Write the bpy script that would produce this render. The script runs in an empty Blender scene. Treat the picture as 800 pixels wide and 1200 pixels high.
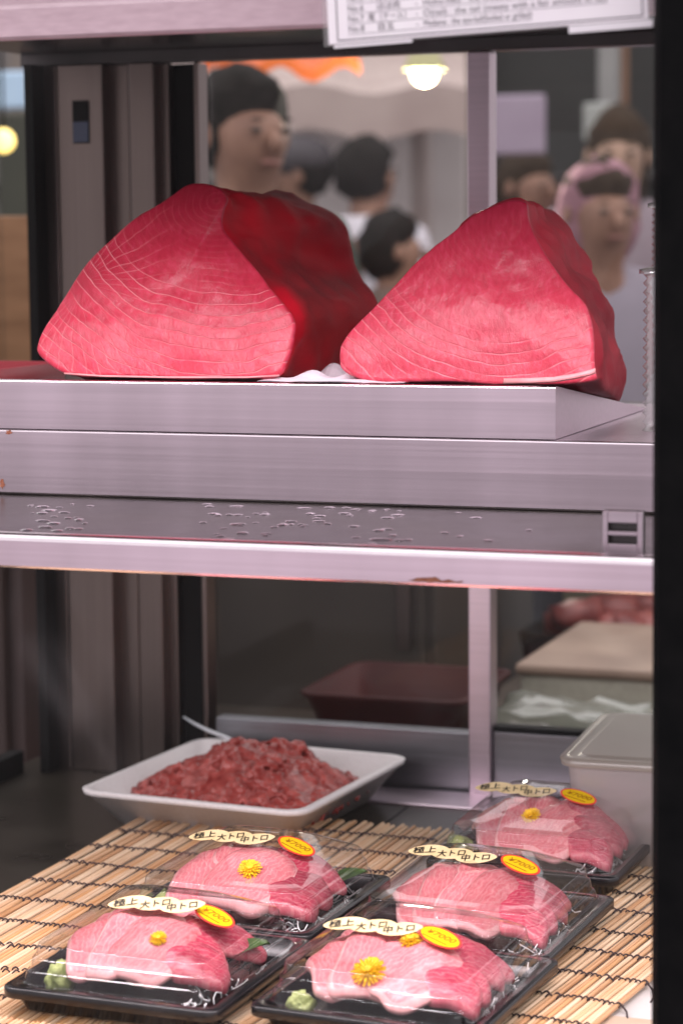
import bpy, bmesh, math, random
from mathutils import Vector, Matrix, noise
R = math.radians
rng = random.Random(7)
scn = bpy.context.scene
COL = scn.collection

# ------------------------------------------------------------------ camera, world, lamps
CAM = Vector((0.0, 0.0, 0.62))
YAW, PITCH, ROLL, FPX = R(19.5), R(6.65), R(0.5), 2740.0
FW = Vector((-math.sin(YAW)*math.cos(PITCH), math.cos(YAW)*math.cos(PITCH), -math.sin(PITCH)))
_r = Vector((math.cos(YAW), math.sin(YAW), 0)); _u = _r.cross(FW)
RT = _r*math.cos(ROLL) - _u*math.sin(ROLL)
UP = _u*math.cos(ROLL) + _r*math.sin(ROLL)
cd = bpy.data.cameras.new('camera'); cam = bpy.data.objects.new('camera', cd); COL.objects.link(cam)
cam.matrix_world = Matrix(((RT.x, UP.x, -FW.x, CAM.x), (RT.y, UP.y, -FW.y, CAM.y), (RT.z, UP.z, -FW.z, CAM.z), (0, 0, 0, 1)))
cd.sensor_fit = 'VERTICAL'; cd.sensor_height = 36; cd.sensor_width = 24; cd.lens = FPX/1200*36
cd.clip_start = 0.05; cd.clip_end = 200
cd.dof.use_dof = True; cd.dof.focus_distance = 2.08; cd.dof.aperture_fstop = 5.6
scn.camera = cam
scn.view_settings.view_transform = 'Standard'; scn.view_settings.look = 'None'
scn.view_settings.exposure = 0.0; scn.view_settings.gamma = 1.0
wd = bpy.data.worlds.new('World'); scn.world = wd; wd.use_nodes = True
_bg = wd.node_tree.nodes['Background']; _bg.inputs[1].default_value = 0.62
_tc = wd.node_tree.nodes.new('ShaderNodeTexCoord'); _sx = wd.node_tree.nodes.new('ShaderNodeSeparateXYZ'); _rp = wd.node_tree.nodes.new('ShaderNodeValToRGB')
wd.node_tree.links.new(_tc.outputs['Generated'], _sx.inputs[0]); wd.node_tree.links.new(_sx.outputs[2], _rp.inputs[0]); wd.node_tree.links.new(_rp.outputs[0], _bg.inputs[0])
# overcast sky: brighter overhead than at the horizon, the same all round
_rp.color_ramp.elements[0].position = 0.0; _rp.color_ramp.elements[0].color = (1.0, 0.91, 0.96, 1)
_rp.color_ramp.elements[1].position = 0.75; _rp.color_ramp.elements[1].color = (3.2, 3.1, 3.15, 1)
scn.cycles.use_denoising = True
scn.cycles.max_bounces = 10; scn.cycles.transparent_max_bounces = 40
scn.cycles.glossy_bounces = 5; scn.cycles.diffuse_bounces = 3
scn.cycles.sample_clamp_indirect = 6; scn.cycles.caustics_reflective = False

def area(name, loc, aim, sx, sy, power, col, spread=180):
    l = bpy.data.lights.new(name, 'AREA'); l.shape = 'RECTANGLE'; l.size = sx; l.size_y = sy
    l.energy = power; l.color = col; l.spread = R(spread)
    o = bpy.data.objects.new(name, l); COL.objects.link(o); o.location = loc
    d = Vector(aim) - Vector(loc); o.rotation_euler = d.to_track_quat('-Z', 'Y').to_euler()
    return o
# fluorescent strips of the case: one behind the top housing, one under the shelf lip
area('upper_strip_light', (-0.72, 1.70, 0.772), (-0.72, 1.93, 0.50), 1.05, 0.03, 1.8, (1.0, 0.86, 0.92), 84)
area('lower_strip_light', (-0.72, 1.685, 0.352), (-0.72, 1.80, 0.0), 1.05, 0.025, 5.0, (1.0, 0.88, 0.91))

def ray(u, v):
    return FW + RT*((u-400)/FPX) - UP*((v-600)/FPX)
def on_y(u, v, y): d = ray(u, v); return CAM + d*((y-CAM.y)/d.y)
def on_z(u, v, z): d = ray(u, v); return CAM + d*((z-CAM.z)/d.z)
def on_plane(u, v, p, n):
    d = ray(u, v); return CAM + d*((Vector(p)-CAM).dot(n)/d.dot(n))

# ------------------------------------------------------------------ materials
def nt(name):
    m = bpy.data.materials.new(name); m.use_nodes = True
    t = m.node_tree; return m, t, t.nodes['Principled BSDF'], t.nodes.new, t.links.new
def setp(b, **k):
    names = dict(col='Base Color', rough='Roughness', metal='Metallic', spec='Specular IOR Level', coat='Coat Weight', coatr='Coat Roughness',
                 trans='Transmission Weight', ior='IOR', sss='Subsurface Weight', sssr='Subsurface Radius', ssss='Subsurface Scale', alpha='Alpha',
                 em='Emission Color', ems='Emission Strength', sheen='Sheen Weight')
    for a, v in k.items():
        if a in ('col', 'em') and len(v) == 3: v = (*v, 1)
        b.inputs[names[a]].default_value = v
def ramp(N, stops):
    r = N('ShaderNodeValToRGB'); e = r.color_ramp.elements
    while len(e) > 1: e.remove(e[-1])
    e[0].position = stops[0][0]; e[0].color = (*stops[0][1], 1)
    for p, c in stops[1:]:
        q = e.new(p); q.color = (*c, 1)
    return r
def mapped(N, L, scale=(1, 1, 1), coord='Object', rot=(0, 0, 0)):
    tc = N('ShaderNodeTexCoord'); mp = N('ShaderNodeMapping')
    mp.inputs['Scale'].default_value = scale; mp.inputs['Rotation'].default_value = rot
    L(tc.outputs[coord], mp.inputs['Vector']); return mp.outputs[0]
def noisy(name, c1, c2, scale=20, rough=0.5, metal=0, stretch=(1, 1, 1), bump=0.0, bscale=None, detail=5, lo=.3, hi=.7, rvar=0.0, **k):
    m, t, b, N, L = nt(name)
    v = mapped(N, L, stretch)
    n = N('ShaderNodeTexNoise'); n.inputs['Scale'].default_value = scale; n.inputs['Detail'].default_value = detail; L(v, n.inputs['Vector'])
    r = ramp(N, [(lo, c1), (hi, c2)]); L(n.outputs['Fac'], r.inputs[0]); L(r.outputs[0], b.inputs['Base Color'])
    setp(b, rough=rough, metal=metal, **k)
    if rvar:
        mr = N('ShaderNodeMapRange'); mr.inputs['To Min'].default_value = rough-rvar; mr.inputs['To Max'].default_value = rough+rvar
        L(n.outputs['Fac'], mr.inputs[0]); L(mr.outputs[0], b.inputs['Roughness'])
    if bump:
        n2 = N('ShaderNodeTexNoise'); n2.inputs['Scale'].default_value = bscale or scale*2; n2.inputs['Detail'].default_value = 4; L(v, n2.inputs['Vector'])
        bp = N('ShaderNodeBump'); bp.inputs['Strength'].default_value = bump; bp.inputs['Distance'].default_value = 0.002
        L(n2.outputs['Fac'], bp.inputs['Height']); L(bp.outputs[0], b.inputs['Normal'])
    return m
def steel(name, tint=(0.70, 0.60, 0.66), rough=0.36, stretch=(1.5, 260, 260), refl_bands=0.5):
    m, t, b, N, L = nt(name)
    v = mapped(N, L, stretch)
    n = N('ShaderNodeTexNoise'); n.inputs['Scale'].default_value = 1.0; n.inputs['Detail'].default_value = 6; L(v, n.inputs['Vector'])
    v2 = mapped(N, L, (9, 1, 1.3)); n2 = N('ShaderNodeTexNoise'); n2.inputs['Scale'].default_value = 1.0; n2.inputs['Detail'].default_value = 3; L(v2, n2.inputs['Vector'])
    r = ramp(N, [(.25, tuple(c*.90 for c in tint)), (.75, tuple(min(1, c*1.06) for c in tint))]); L(n.outputs['Fac'], r.inputs[0])
    mx = N('ShaderNodeMix'); mx.data_type = 'RGBA'; mx.blend_type = 'MULTIPLY'; mx.inputs[0].default_value = refl_bands
    r2 = ramp(N, [(.28, (.58, .55, .56)), (.66, (1.08, 1.04, 1.08))]); L(n2.outputs['Fac'], r2.inputs[0])  # soft vertical reflection bands painted into the base colour
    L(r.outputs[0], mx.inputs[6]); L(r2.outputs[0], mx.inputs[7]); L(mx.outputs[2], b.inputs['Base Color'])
    mr = N('ShaderNodeMapRange'); mr.inputs['To Min'].default_value = rough-.07; mr.inputs['To Max'].default_value = rough+.1
    L(n.outputs['Fac'], mr.inputs[0]); L(mr.outputs[0], b.inputs['Roughness'])
    bp = N('ShaderNodeBump'); bp.inputs['Strength'].default_value = .12; bp.inputs['Distance'].default_value = .0006
    L(n.outputs['Fac'], bp.inputs['Height']); L(bp.outputs[0], b.inputs['Normal'])
    setp(b, metal=1.0); return m
def clear(name, tint=(1, 1, 1), base=0.02, gain=0.5, rough=0.03, haze=0.0, hcol=(.8, .8, .8)):
    """a thin clear sheet: mostly see-through, mirror-like at grazing angles"""
    m = bpy.data.materials.new(name); m.use_nodes = True; t = m.node_tree; N = t.nodes.new; L = t.links.new
    for n in list(t.nodes): t.nodes.remove(n)
    out = N('ShaderNodeOutputMaterial'); tr = N('ShaderNodeBsdfTransparent'); tr.inputs[0].default_value = (*tint, 1)
    gl = N('ShaderNodeBsdfGlossy'); gl.inputs['Roughness'].default_value = rough; gl.inputs[0].default_value = (1, 1, 1, 1)
    lw = N('ShaderNodeLayerWeight'); pw = N('ShaderNodeMath'); pw.operation = 'POWER'; pw.inputs[1].default_value = 4.0
    L(lw.outputs['Facing'], pw.inputs[0])
    ma = N('ShaderNodeMath'); ma.operation = 'MULTIPLY_ADD'; ma.inputs[1].default_value = gain; ma.inputs[2].default_value = base; ma.use_clamp = True
    L(pw.outputs[0], ma.inputs[0])
    mx = N('ShaderNodeMixShader'); L(ma.outputs[0], mx.inputs[0]); L(gl.outputs[0], mx.inputs[2])
    if haze:
        df = N('ShaderNodeBsdfTranslucent'); df.inputs[0].default_value = (*hcol, 1); d2 = N('ShaderNodeBsdfDiffuse'); d2.inputs[0].default_value = (*hcol, 1)
        ms = N('ShaderNodeMixShader'); L(df.outputs[0], ms.inputs[1]); L(d2.outputs[0], ms.inputs[2])
        mh = N('ShaderNodeMixShader'); mh.inputs[0].default_value = haze
        L(tr.outputs[0], mh.inputs[1]); L(ms.outputs[0], mh.inputs[2]); L(mh.outputs[0], mx.inputs[1])
    else: L(tr.outputs[0], mx.inputs[1])
    L(mx.outputs[0], out.inputs[0]); return m
def plain(name, col, rough=.5, metal=0, **k):
    m, t, b, N, L = nt(name); setp(b, col=col, rough=rough, metal=metal, **k); return m

def flesh(name, cx, cy, vt, vb, top, bot, spacing, line, first, linew, fan=None):
    """cut face of a tuna block: grain arcs of pale connective tissue round a centre, leaner at the top, fatter below (UV in decimetre-like units)"""
    m, t, b, N, L = nt(name)
    uv = N('ShaderNodeUVMap'); uv.uv_map = 'UVMap'
    nz = N('ShaderNodeTexNoise'); nz.inputs['Scale'].default_value = 11; nz.inputs['Detail'].default_value = 3; L(uv.outputs[0], nz.inputs['Vector'])
    wz = N('ShaderNodeVectorMath'); wz.operation = 'SCALE'; wz.inputs['Scale'].default_value = .024
    sb = N('ShaderNodeVectorMath'); sb.operation = 'SUBTRACT'; sb.inputs[1].default_value = (.5, .5, .5); L(nz.outputs['Color'], sb.inputs[0]); L(sb.outputs[0], wz.inputs[0])
    ad = N('ShaderNodeVectorMath'); L(uv.outputs[0], ad.inputs[0]); L(wz.outputs[0], ad.inputs[1])
    ct = N('ShaderNodeVectorMath'); ct.operation = 'SUBTRACT'; ct.inputs[1].default_value = (cx, cy, 0); L(ad.outputs[0], ct.inputs[0])
    fl = N('ShaderNodeVectorMath'); fl.operation = 'MULTIPLY'; fl.inputs[1].default_value = (0.92, 1, 0); L(ct.outputs[0], fl.inputs[0])
    ln = N('ShaderNodeVectorMath'); ln.operation = 'LENGTH'; L(fl.outputs[0], ln.inputs[0])
    def mth(op, a, bb=None, clamp=False):
        x = N('ShaderNodeMath'); x.operation = op; x.use_clamp = clamp
        for i, q in enumerate((a, bb)):
            if q is None: continue
            if isinstance(q, (int, float)): x.inputs[i].default_value = q
            else: L(q, x.inputs[i])
        return x.outputs[0]
    def lines(val, sp, w):
        f = mth('FRACT', mth('DIVIDE', val, sp)); d = mth('ABSOLUTE', mth('SUBTRACT', f, .5))
        return mth('SUBTRACT', 1.0, mth('DIVIDE', d, w), True)
    r = ln.outputs['Value']
    r2 = mth('POWER', r, 0.85)
    arcs = lines(r2, spacing, linew*1.0)
    sx = N('ShaderNodeSeparateXYZ'); L(ct.outputs[0], sx.inputs[0])
    below = N('ShaderNodeMapRange'); below.inputs['From Min'].default_value = -.02; below.inputs['From Max'].default_value = .03; L(sx.outputs[1], below.inputs[0])
    far = N('ShaderNodeMapRange'); far.inputs['From Min'].default_value = first; far.inputs['From Max'].default_value = first+.03; L(r, far.inputs[0])
    nb = N('ShaderNodeTexNoise'); nb.inputs['Scale'].default_value = 22; L(uv.outputs[0], nb.inputs['Vector'])
    brk = N('ShaderNodeMapRange'); brk.inputs['From Min'].default_value = .37; brk.inputs['From Max'].default_value = .62; brk.inputs['To Min'].default_value = .10; L(nb.outputs['Fac'], brk.inputs[0])
    amt = mth('MULTIPLY', mth('MULTIPLY', arcs, below.outputs[0]), mth('MULTIPLY', far.outputs[0], brk.outputs[0]))
    inner = mth('MULTIPLY', mth('MULTIPLY', lines(r, spacing*.55, linew*1.6), brk.outputs[0]), mth('MULTIPLY', mth('SUBTRACT', 1.0, far.outputs[0]), .10))
    amt = mth('ADD', amt, inner)
    if fan:
        f2 = N('ShaderNodeVectorMath'); f2.operation = 'SUBTRACT'; f2.inputs[1].default_value = (fan[0], fan[1], 0); L(ad.outputs[0], f2.inputs[0])
        s2 = N('ShaderNodeSeparateXYZ'); L(f2.outputs[0], s2.inputs[0])
        an = mth('ARCTAN2', s2.outputs[1], s2.outputs[0])
        fm = N('ShaderNodeMapRange'); fm.inputs['From Min'].default_value = fan[2]; fm.inputs['From Max'].default_value = fan[2]-.07; L(s2.outputs[0], fm.inputs[0])
        amt = mth('ADD', amt, mth('MULTIPLY', mth('MULTIPLY', lines(an, .16, .07), fm.outputs[0]), .28))
    amt = mth('MULTIPLY', amt, line, True)
    suv = N('ShaderNodeSeparateXYZ'); L(uv.outputs[0], suv.inputs[0])
    gr = N('ShaderNodeMapRange'); gr.inputs['From Min'].default_value = vt; gr.inputs['From Max'].default_value = vb; L(suv.outputs[1], gr.inputs[0])
    n3 = N('ShaderNodeTexNoise'); n3.inputs['Scale'].default_value = 9; n3.inputs['Detail'].default_value = 6; n3.inputs['Roughness'].default_value = .6; L(uv.outputs[0], n3.inputs['Vector'])
    g2 = mth('ADD', gr.outputs[0], mth('MULTIPLY', mth('SUBTRACT', n3.outputs['Fac'], .5), .5))
    cr = ramp(N, [(0, top), (.45, tuple(a*.6+c*.4 for a, c in zip(top, bot))), (1, bot)]); L(g2, cr.inputs[0])
    n4 = N('ShaderNodeTexNoise'); n4.inputs['Scale'].default_value = 170; n4.inputs['Detail'].default_value = 7; n4.inputs['Roughness'].default_value = .65
    mp = N('ShaderNodeMapping'); mp.inputs['Scale'].default_value = (1, .45, 1); mp.inputs['Rotation'].default_value = (0, 0, .6); L(ad.outputs[0], mp.inputs[0]); L(mp.outputs[0], n4.inputs['Vector'])
    sp = ramp(N, [(.30, (.84, .74, .76)), (.52, (1.0, 1.0, 1.0)), (.68, (1.12, 1.6, 1.5))]); L(n4.outputs['Fac'], sp.inputs[0])
    mu = N('ShaderNodeMix'); mu.data_type = 'RGBA'; mu.blend_type = 'MULTIPLY'; mu.inputs[0].default_value = 1; L(cr.outputs[0], mu.inputs[6]); L(sp.outputs[0], mu.inputs[7])
    saw = mth('FRACT', mth('ADD', mth('DIVIDE', r2, spacing), .5))
    sr = N('ShaderNodeMapRange'); sr.inputs['To Min'].default_value = 1.06; sr.inputs['To Max'].default_value = .84; L(saw, sr.inputs[0])
    sm = mth('ADD', mth('MULTIPLY', mth('SUBTRACT', sr.outputs[0], 1.0), mth('MULTIPLY', below.outputs[0], far.outputs[0])), 1.0)
    mw = N('ShaderNodeVectorMath'); mw.operation = 'SCALE'; L(mu.outputs[2], mw.inputs[0]); L(sm, mw.inputs['Scale'])
    mx = N('ShaderNodeMix'); mx.data_type = 'RGBA'; L(amt, mx.inputs[0]); L(mw.outputs[0], mx.inputs[6]); mx.inputs[7].default_value = (.84, .36, .37, 1)
    L(mx.outputs[2], b.inputs['Base Color'])
    bp = N('ShaderNodeBump'); bp.inputs['Strength'].default_value = .8; bp.inputs['Distance'].default_value = .0018
    hh = mth('ADD', mth('MULTIPLY', n4.outputs['Fac'], .5), mth('MULTIPLY', amt, -.5)); L(hh, bp.inputs['Height']); L(bp.outputs[0], b.inputs['Normal'])
    setp(b, rough=.30, sss=.05, sssr=(1, .15, .12), ssss=.004, spec=.30)
    return m
def sash(name, c_lo, c_hi, fat):
    m, t, b, N, L = nt(name)
    uv = N('ShaderNodeUVMap'); uv.uv_map = 'UVMap'; oi = N('ShaderNodeObjectInfo')
    of = N('ShaderNodeVectorMath'); of.operation = 'ADD'; L(uv.outputs[0], of.inputs[0])
    sc = N('ShaderNodeVectorMath'); sc.operation = 'SCALE'; sc.inputs[0].default_value = (7, 3, 5); L(oi.outputs['Random'], sc.inputs['Scale']); L(sc.outputs[0], of.inputs[1])
    w = N('ShaderNodeTexWave'); w.inputs['Scale'].default_value = 2.2; w.inputs['Distortion'].default_value = 8.0; w.inputs['Detail'].default_value = 3; w.inputs['Detail Scale'].default_value = 1.6; L(of.outputs[0], w.inputs['Vector'])
    n = N('ShaderNodeTexNoise'); n.inputs['Scale'].default_value = 5; n.inputs['Detail'].default_value = 6; n.inputs['Roughness'].default_value = .65; L(of.outputs[0], n.inputs['Vector'])
    r = ramp(N, [(.3, c_lo), (.7, c_hi)]); L(n.outputs['Fac'], r.inputs[0])
    wr = ramp(N, [(.68, (0, 0, 0)), (.95, (1, 1, 1))]); L(w.outputs['Fac'], wr.inputs[0])
    k = N('ShaderNodeMath'); k.operation = 'MULTIPLY'; k.inputs[1].default_value = fat; L(wr.outputs[0], k.inputs[0])
    mx = N('ShaderNodeMix'); mx.data_type = 'RGBA'; L(k.outputs[0], mx.inputs[0]); L(r.outputs[0], mx.inputs[6]); mx.inputs[7].default_value = (.84, .52, .50, 1)
    hv = N('ShaderNodeHueSaturation'); L(mx.outputs[2], hv.inputs['Color'])
    mr = N('ShaderNodeMapRange'); mr.inputs['To Min'].default_value = .72; mr.inputs['To Max'].default_value = 1.12; L(oi.outputs['Random'], mr.inputs[0]); L(mr.outputs[0], hv.inputs['Value'])
    L(hv.outputs[0], b.inputs['Base Color'])
    n2 = N('ShaderNodeTexNoise'); n2.inputs['Scale'].default_value = 28; n2.inputs['Detail'].default_value = 4; L(of.outputs[0], n2.inputs['Vector'])
    bp = N('ShaderNodeBump'); bp.inputs['Strength'].default_value = .3; bp.inputs['Distance'].default_value = .001; L(n2.outputs['Fac'], bp.inputs['Height']); L(bp.outputs[0], b.inputs['Normal'])
    setp(b, rough=.22, sss=.08, sssr=(1, .3, .25), ssss=.002, spec=.5)
    return m

M = {}
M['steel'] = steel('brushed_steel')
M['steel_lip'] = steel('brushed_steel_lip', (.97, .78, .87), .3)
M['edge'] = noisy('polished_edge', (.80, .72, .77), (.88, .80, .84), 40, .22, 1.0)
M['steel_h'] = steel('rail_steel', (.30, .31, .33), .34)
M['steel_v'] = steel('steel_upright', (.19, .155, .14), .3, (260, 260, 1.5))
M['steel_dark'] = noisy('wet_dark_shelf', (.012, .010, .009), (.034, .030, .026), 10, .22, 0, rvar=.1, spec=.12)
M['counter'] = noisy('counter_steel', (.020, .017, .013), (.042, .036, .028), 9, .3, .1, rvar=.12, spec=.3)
M['housing'] = noisy('lamp_housing_paint', (.66, .47, .53), (.78, .58, .64), 60, .4, 0, (1, 1, 4))
M['black'] = noisy('black_frame', (.003, .003, .0035), (.006, .0055, .006), 40, .6, spec=.06)
M['gasket'] = plain('black_rubber', (.006, .006, .006), .6, spec=.15)
M['ceiling'] = noisy('case_ceiling', (.05, .045, .045), (.09, .08, .08), 8, .25, .5)
M['glass'] = clear('front_glass', (.99, .985, .99), .004, .5, .0, .02, (.8, .78, .8))
_t = M['glass'].node_tree; _N = _t.nodes.new; _L = _t.links.new
_n = _N('ShaderNodeTexNoise'); _n.inputs['Scale'].default_value = 1; _n.inputs['Detail'].default_value = 5; _n.inputs['Distortion'].default_value = 1.2; _L(mapped(_N, _L, (7, 7, 3.2)), _n.inputs['Vector'])
_r = ramp(_N, [(.46, (0, 0, 0)), (.60, (.002, .002, .002)), (.66, (.006, .006, .006)), (.80, (.02, .02, .02))]); _L(_n.outputs['Fac'], _r.inputs[0])
_mh = [n for n in _t.nodes if n.type == 'MIX_SHADER' and abs(n.inputs[0].default_value-.02) < 1e-6][0]; _L(_r.outputs[0], _mh.inputs[0])
M['glass_back'] = clear('back_glass', (.95, .95, .94), .008, .4, .01)
M['lid'] = clear('clear_lid_plastic', (.98, .975, .98), .045, .9, .05)
M['tub'] = clear('frosted_tub_plastic', (.93, .92, .92), .05, .6, .25, .62, (.72, .66, .66))
M['lidtub'] = clear('tub_lid_plastic', (.93, .92, .9), .06, .5, .3, .72, (.50, .46, .40))
M['ribbed'] = clear('clear_ribbed_plastic', (.92, .92, .92), .16, .9, .08, .10)
M['wrap'] = clear('cling_wrap', (.9, .92, .88), .08, .7, .2, .45, (.6, .62, .55))
M['water'] = clear('water', (.9, .9, .92), .22, .8, .0)
M['tray_black'] = noisy('black_tray_plastic', (.006, .006, .007), (.012, .011, .013), 60, .24)
M['foam'] = noisy('white_foam', (.74, .70, .70), (.82, .79, .79), 300, .55, bump=.2, bscale=500)
M['board'] = noisy('pale_board', (.52, .49, .47), (.66, .62, .60), 14, .6)
M['brownpaper'] = noisy('brown_paper', (.42, .30, .21), (.55, .42, .32), 25, .75)
M['paper'] = noisy('white_paper', (.72, .66, .72), (.85, .80, .85), 8, .6)
M['sheet'] = noisy('sign_paper', (.90, .82, .89), (.94, .88, .93), 30, .45)
M['ink'] = plain('grey_ink', (.06, .045, .065), .6)
M['laminate'] = clear('laminate', (.98, .97, .98), .04, .5, .05, .12)
M['tape'] = plain('white_tape', (.86, .80, .86), .5)
M['gold'] = noisy('gold_label', (.62, .48, .24), (.76, .62, .36), 50, .55)
M['labelink'] = plain('label_ink', (.02, .016, .012), .5)
M['red_label'] = plain('label_red', (.75, .05, .03), .4)
M['yellow_label'] = plain('label_yellow', (.72, .47, .006), .7, spec=.1)
M['price_ink'] = plain('price_ink', (.24, .045, .004), .7, spec=.1)
M['string'] = noisy('dark_string', (.03, .018, .02), (.07, .045, .045), 400, .85)
M['wasabi'] = noisy('wasabi_paste', (.30, .36, .10), (.46, .52, .20), 180, .55, bump=.6, bscale=300)
M['petal'] = noisy('yellow_petal', (.85, .48, .01), (.92, .62, .02), 100, .5)
M['petal_core'] = noisy('flower_core', (.80, .42, .01), (.75, .55, .03), 300, .6)
M['shiso'] = noisy('shiso_leaf', (.03, .07, .02), (.08, .14, .04), 120, .45)
M['radish'] = plain('shredded_radish', (.80, .78, .78), .3, sss=.2, sssr=(1, 1, 1), ssss=.003)
M['toro'] = sash('fatty_tuna', (.66, .15, .18), (.83, .30, .32), .30)
M['akami'] = sash('lean_tuna', (.42, .035, .075), (.62, .10, .15), .2)
M['toro_rim'] = sash('fatty_tuna_cut_edge', (.80, .34, .35), (.88, .50, .49), .2); M['akami_rim'] = sash('lean_tuna_cut_edge', (.55, .09, .13), (.70, .18, .22), .2)
M['minced'] = noisy('minced_tuna', (.22, .024, .020), (.48, .10, .085), 90, .25, bump=.4, bscale=260, sss=.1, sssr=(1, .3, .2), ssss=.004)
M['flesh_a'] = flesh('tuna_cut_face_a', .255, .235, .215, .44, (.24, .004, .020), (.60, .040, .080), .0140, .72, .10, .075, (.095, .335, .12))
M['flesh_b'] = flesh('tuna_cut_face_b', .592, .262, .235, .45, (.28, .010, .032), (.60, .052, .092), .0140, .42, .12, .10, (.42, .37, .10))
M['side_a'] = noisy('tuna_dark_flesh', (.20, .0015, .009), (.58, .008, .024), 16, .48, 0, (1, .4, 1), bump=.7, bscale=60, detail=7, spec=.03)
M['side_b'] = noisy('tuna_side_flesh', (.26, .005, .020), (.46, .022, .045), 18, .45, 0, (1, .4, 1), bump=.5, bscale=60, spec=.04)
M['fat'] = noisy('tuna_fat', (.76, .26, .28), (.82, .42, .42), 60, .4)
mstick, t_, b_, N_, L_ = nt('bamboo')
oi = N_('ShaderNodeObjectInfo'); rr = ramp(N_, [(0, (.60, .32, .15)), (.35, (.80, .54, .33)), (.7, (.88, .68, .48)), (1, (.72, .40, .18))]); L_(oi.outputs['Random'], rr.inputs[0])
nn = N_('ShaderNodeTexNoise'); nn.inputs['Scale'].default_value = 1; nn.inputs['Detail'].default_value = 5; L_(mapped(N_, L_, (500, 14, 500)), nn.inputs['Vector'])
rm = ramp(N_, [(.3, (.72, .62, .52)), (.6, (1, 1, 1))]); L_(nn.outputs['Fac'], rm.inputs[0])
mm = N_('ShaderNodeMix'); mm.data_type = 'RGBA'; mm.blend_type = 'MULTIPLY'; mm.inputs[0].default_value = .9; L_(rr.outputs[0], mm.inputs[6]); L_(rm.outputs[0], mm.inputs[7]); L_(mm.outputs[2], b_.inputs['Base Color'])
setp(b_, rough=.42); M['bamboo'] = mstick

# ------------------------------------------------------------------ object helpers
def obj(name, bm, mat, parent=None, smooth=False, loc=None):
    me = bpy.data.meshes.new(name); bm.normal_update(); bm.to_mesh(me); bm.free()
    for m in (mat if isinstance(mat, (list, tuple)) else [mat]): me.materials.append(m)
    if smooth:
        for p in me.polygons: p.use_smooth = True
    o = bpy.data.objects.new(name, me); COL.objects.link(o)
    if parent: o.parent = parent
    if loc is not None: o.location = loc
    return o
def tag(o, label=None, cat=None, group=None, kind=None):
    if label: o['label'] = label
    if cat: o['category'] = cat
    if group: o['group'] = group
    if kind: o['kind'] = kind
    return o
def empty(name, loc, label, cat, group=None, rz=0):
    o = bpy.data.objects.new(name, None); COL.objects.link(o); o.location = loc; o.rotation_euler = (0, 0, rz); o.empty_display_size = .05
    return tag(o, label, cat, group)
def bx(bm, lo, hi, bev=0.0, seg=2):
    b = bmesh.new(); lo = Vector(lo); hi = Vector(hi)
    bmesh.ops.create_cube(b, size=1)
    for v in b.verts: v.co = Vector(((lo[i]+hi[i])/2 + v.co[i]*(hi[i]-lo[i]) for i in range(3)))
    if bev: bmesh.ops.bevel(b, geom=b.edges[:], offset=bev, segments=seg, affect='EDGES', profile=.5)
    add(bm, b)
def add(bm, b, mi=None):
    mp = {v: bm.verts.new(v.co) for v in b.verts}
    for f in b.faces:
        try:
            g = bm.faces.new([mp[v] for v in f.verts]); g.smooth = f.smooth; g.material_index = f.material_index if mi is None else mi
        except ValueError: pass
    b.free()
def box(name, lo, hi, mat, parent=None, bev=0.0015, seg=2):
    bm = bmesh.new(); bx(bm, lo, hi, bev, seg); return obj(name, bm, mat, parent)
def polish(o, mat):
    o.data.materials.append(mat); k = len(o.data.materials)-1
    for p in o.data.polygons:
        if max(abs(c) for c in p.normal) < .995 and p.area < .01: p.material_index = k
def tube(bm, pts, rad, n=8, cap=True):
    pts = [Vector(p) for p in pts]; rings = []
    for i, p in enumerate(pts):
        d = (pts[min(i+1, len(pts)-1)] - pts[max(i-1, 0)]).normalized()
        a = d.orthogonal().normalized() if i == 0 else (rings_a - d*rings_a.dot(d)).normalized()
        rings_a = a; b = d.cross(a); r = rad[i] if isinstance(rad, (list, tuple)) else rad
        rings.append([bm.verts.new(p + (a*math.cos(2*math.pi*k/n) + b*math.sin(2*math.pi*k/n))*r) for k in range(n)])
    for i in range(len(rings)-1):
        for k in range(n): bm.faces.new((rings[i][k], rings[i][(k+1) % n], rings[i+1][(k+1) % n], rings[i+1][k])).smooth = True
    if cap: bm.faces.new(rings[0][::-1]); bm.faces.new(rings[-1])
def loft(bm, rings, cap0=False, cap1=False, smooth=True, mi=0):
    vs = [[bm.verts.new(p) for p in r] for r in rings]; n = len(rings[0])
    for i in range(len(vs)-1):
        for k in range(n):
            f = bm.faces.new((vs[i][k], vs[i][(k+1) % n], vs[i+1][(k+1) % n], vs[i+1][k])); f.smooth = smooth; f.material_index = mi
    if cap0: f = bm.faces.new(vs[0][::-1]); f.material_index = mi
    if cap1: f = bm.faces.new(vs[-1]); f.material_index = mi
    return vs
def rrect(x0, x1, y0, y1, r, z, n=5):
    out = []
    for cx, cy, a0 in ((x1-r, y0+r, -90), (x1-r, y1-r, 0), (x0+r, y1-r, 90), (x0+r, y0+r, 180)):
        for k in range(n+1):
            a = R(a0 + 90*k/n); out.append(Vector((cx+r*math.cos(a), cy+r*math.sin(a), z)))
    return out
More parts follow.
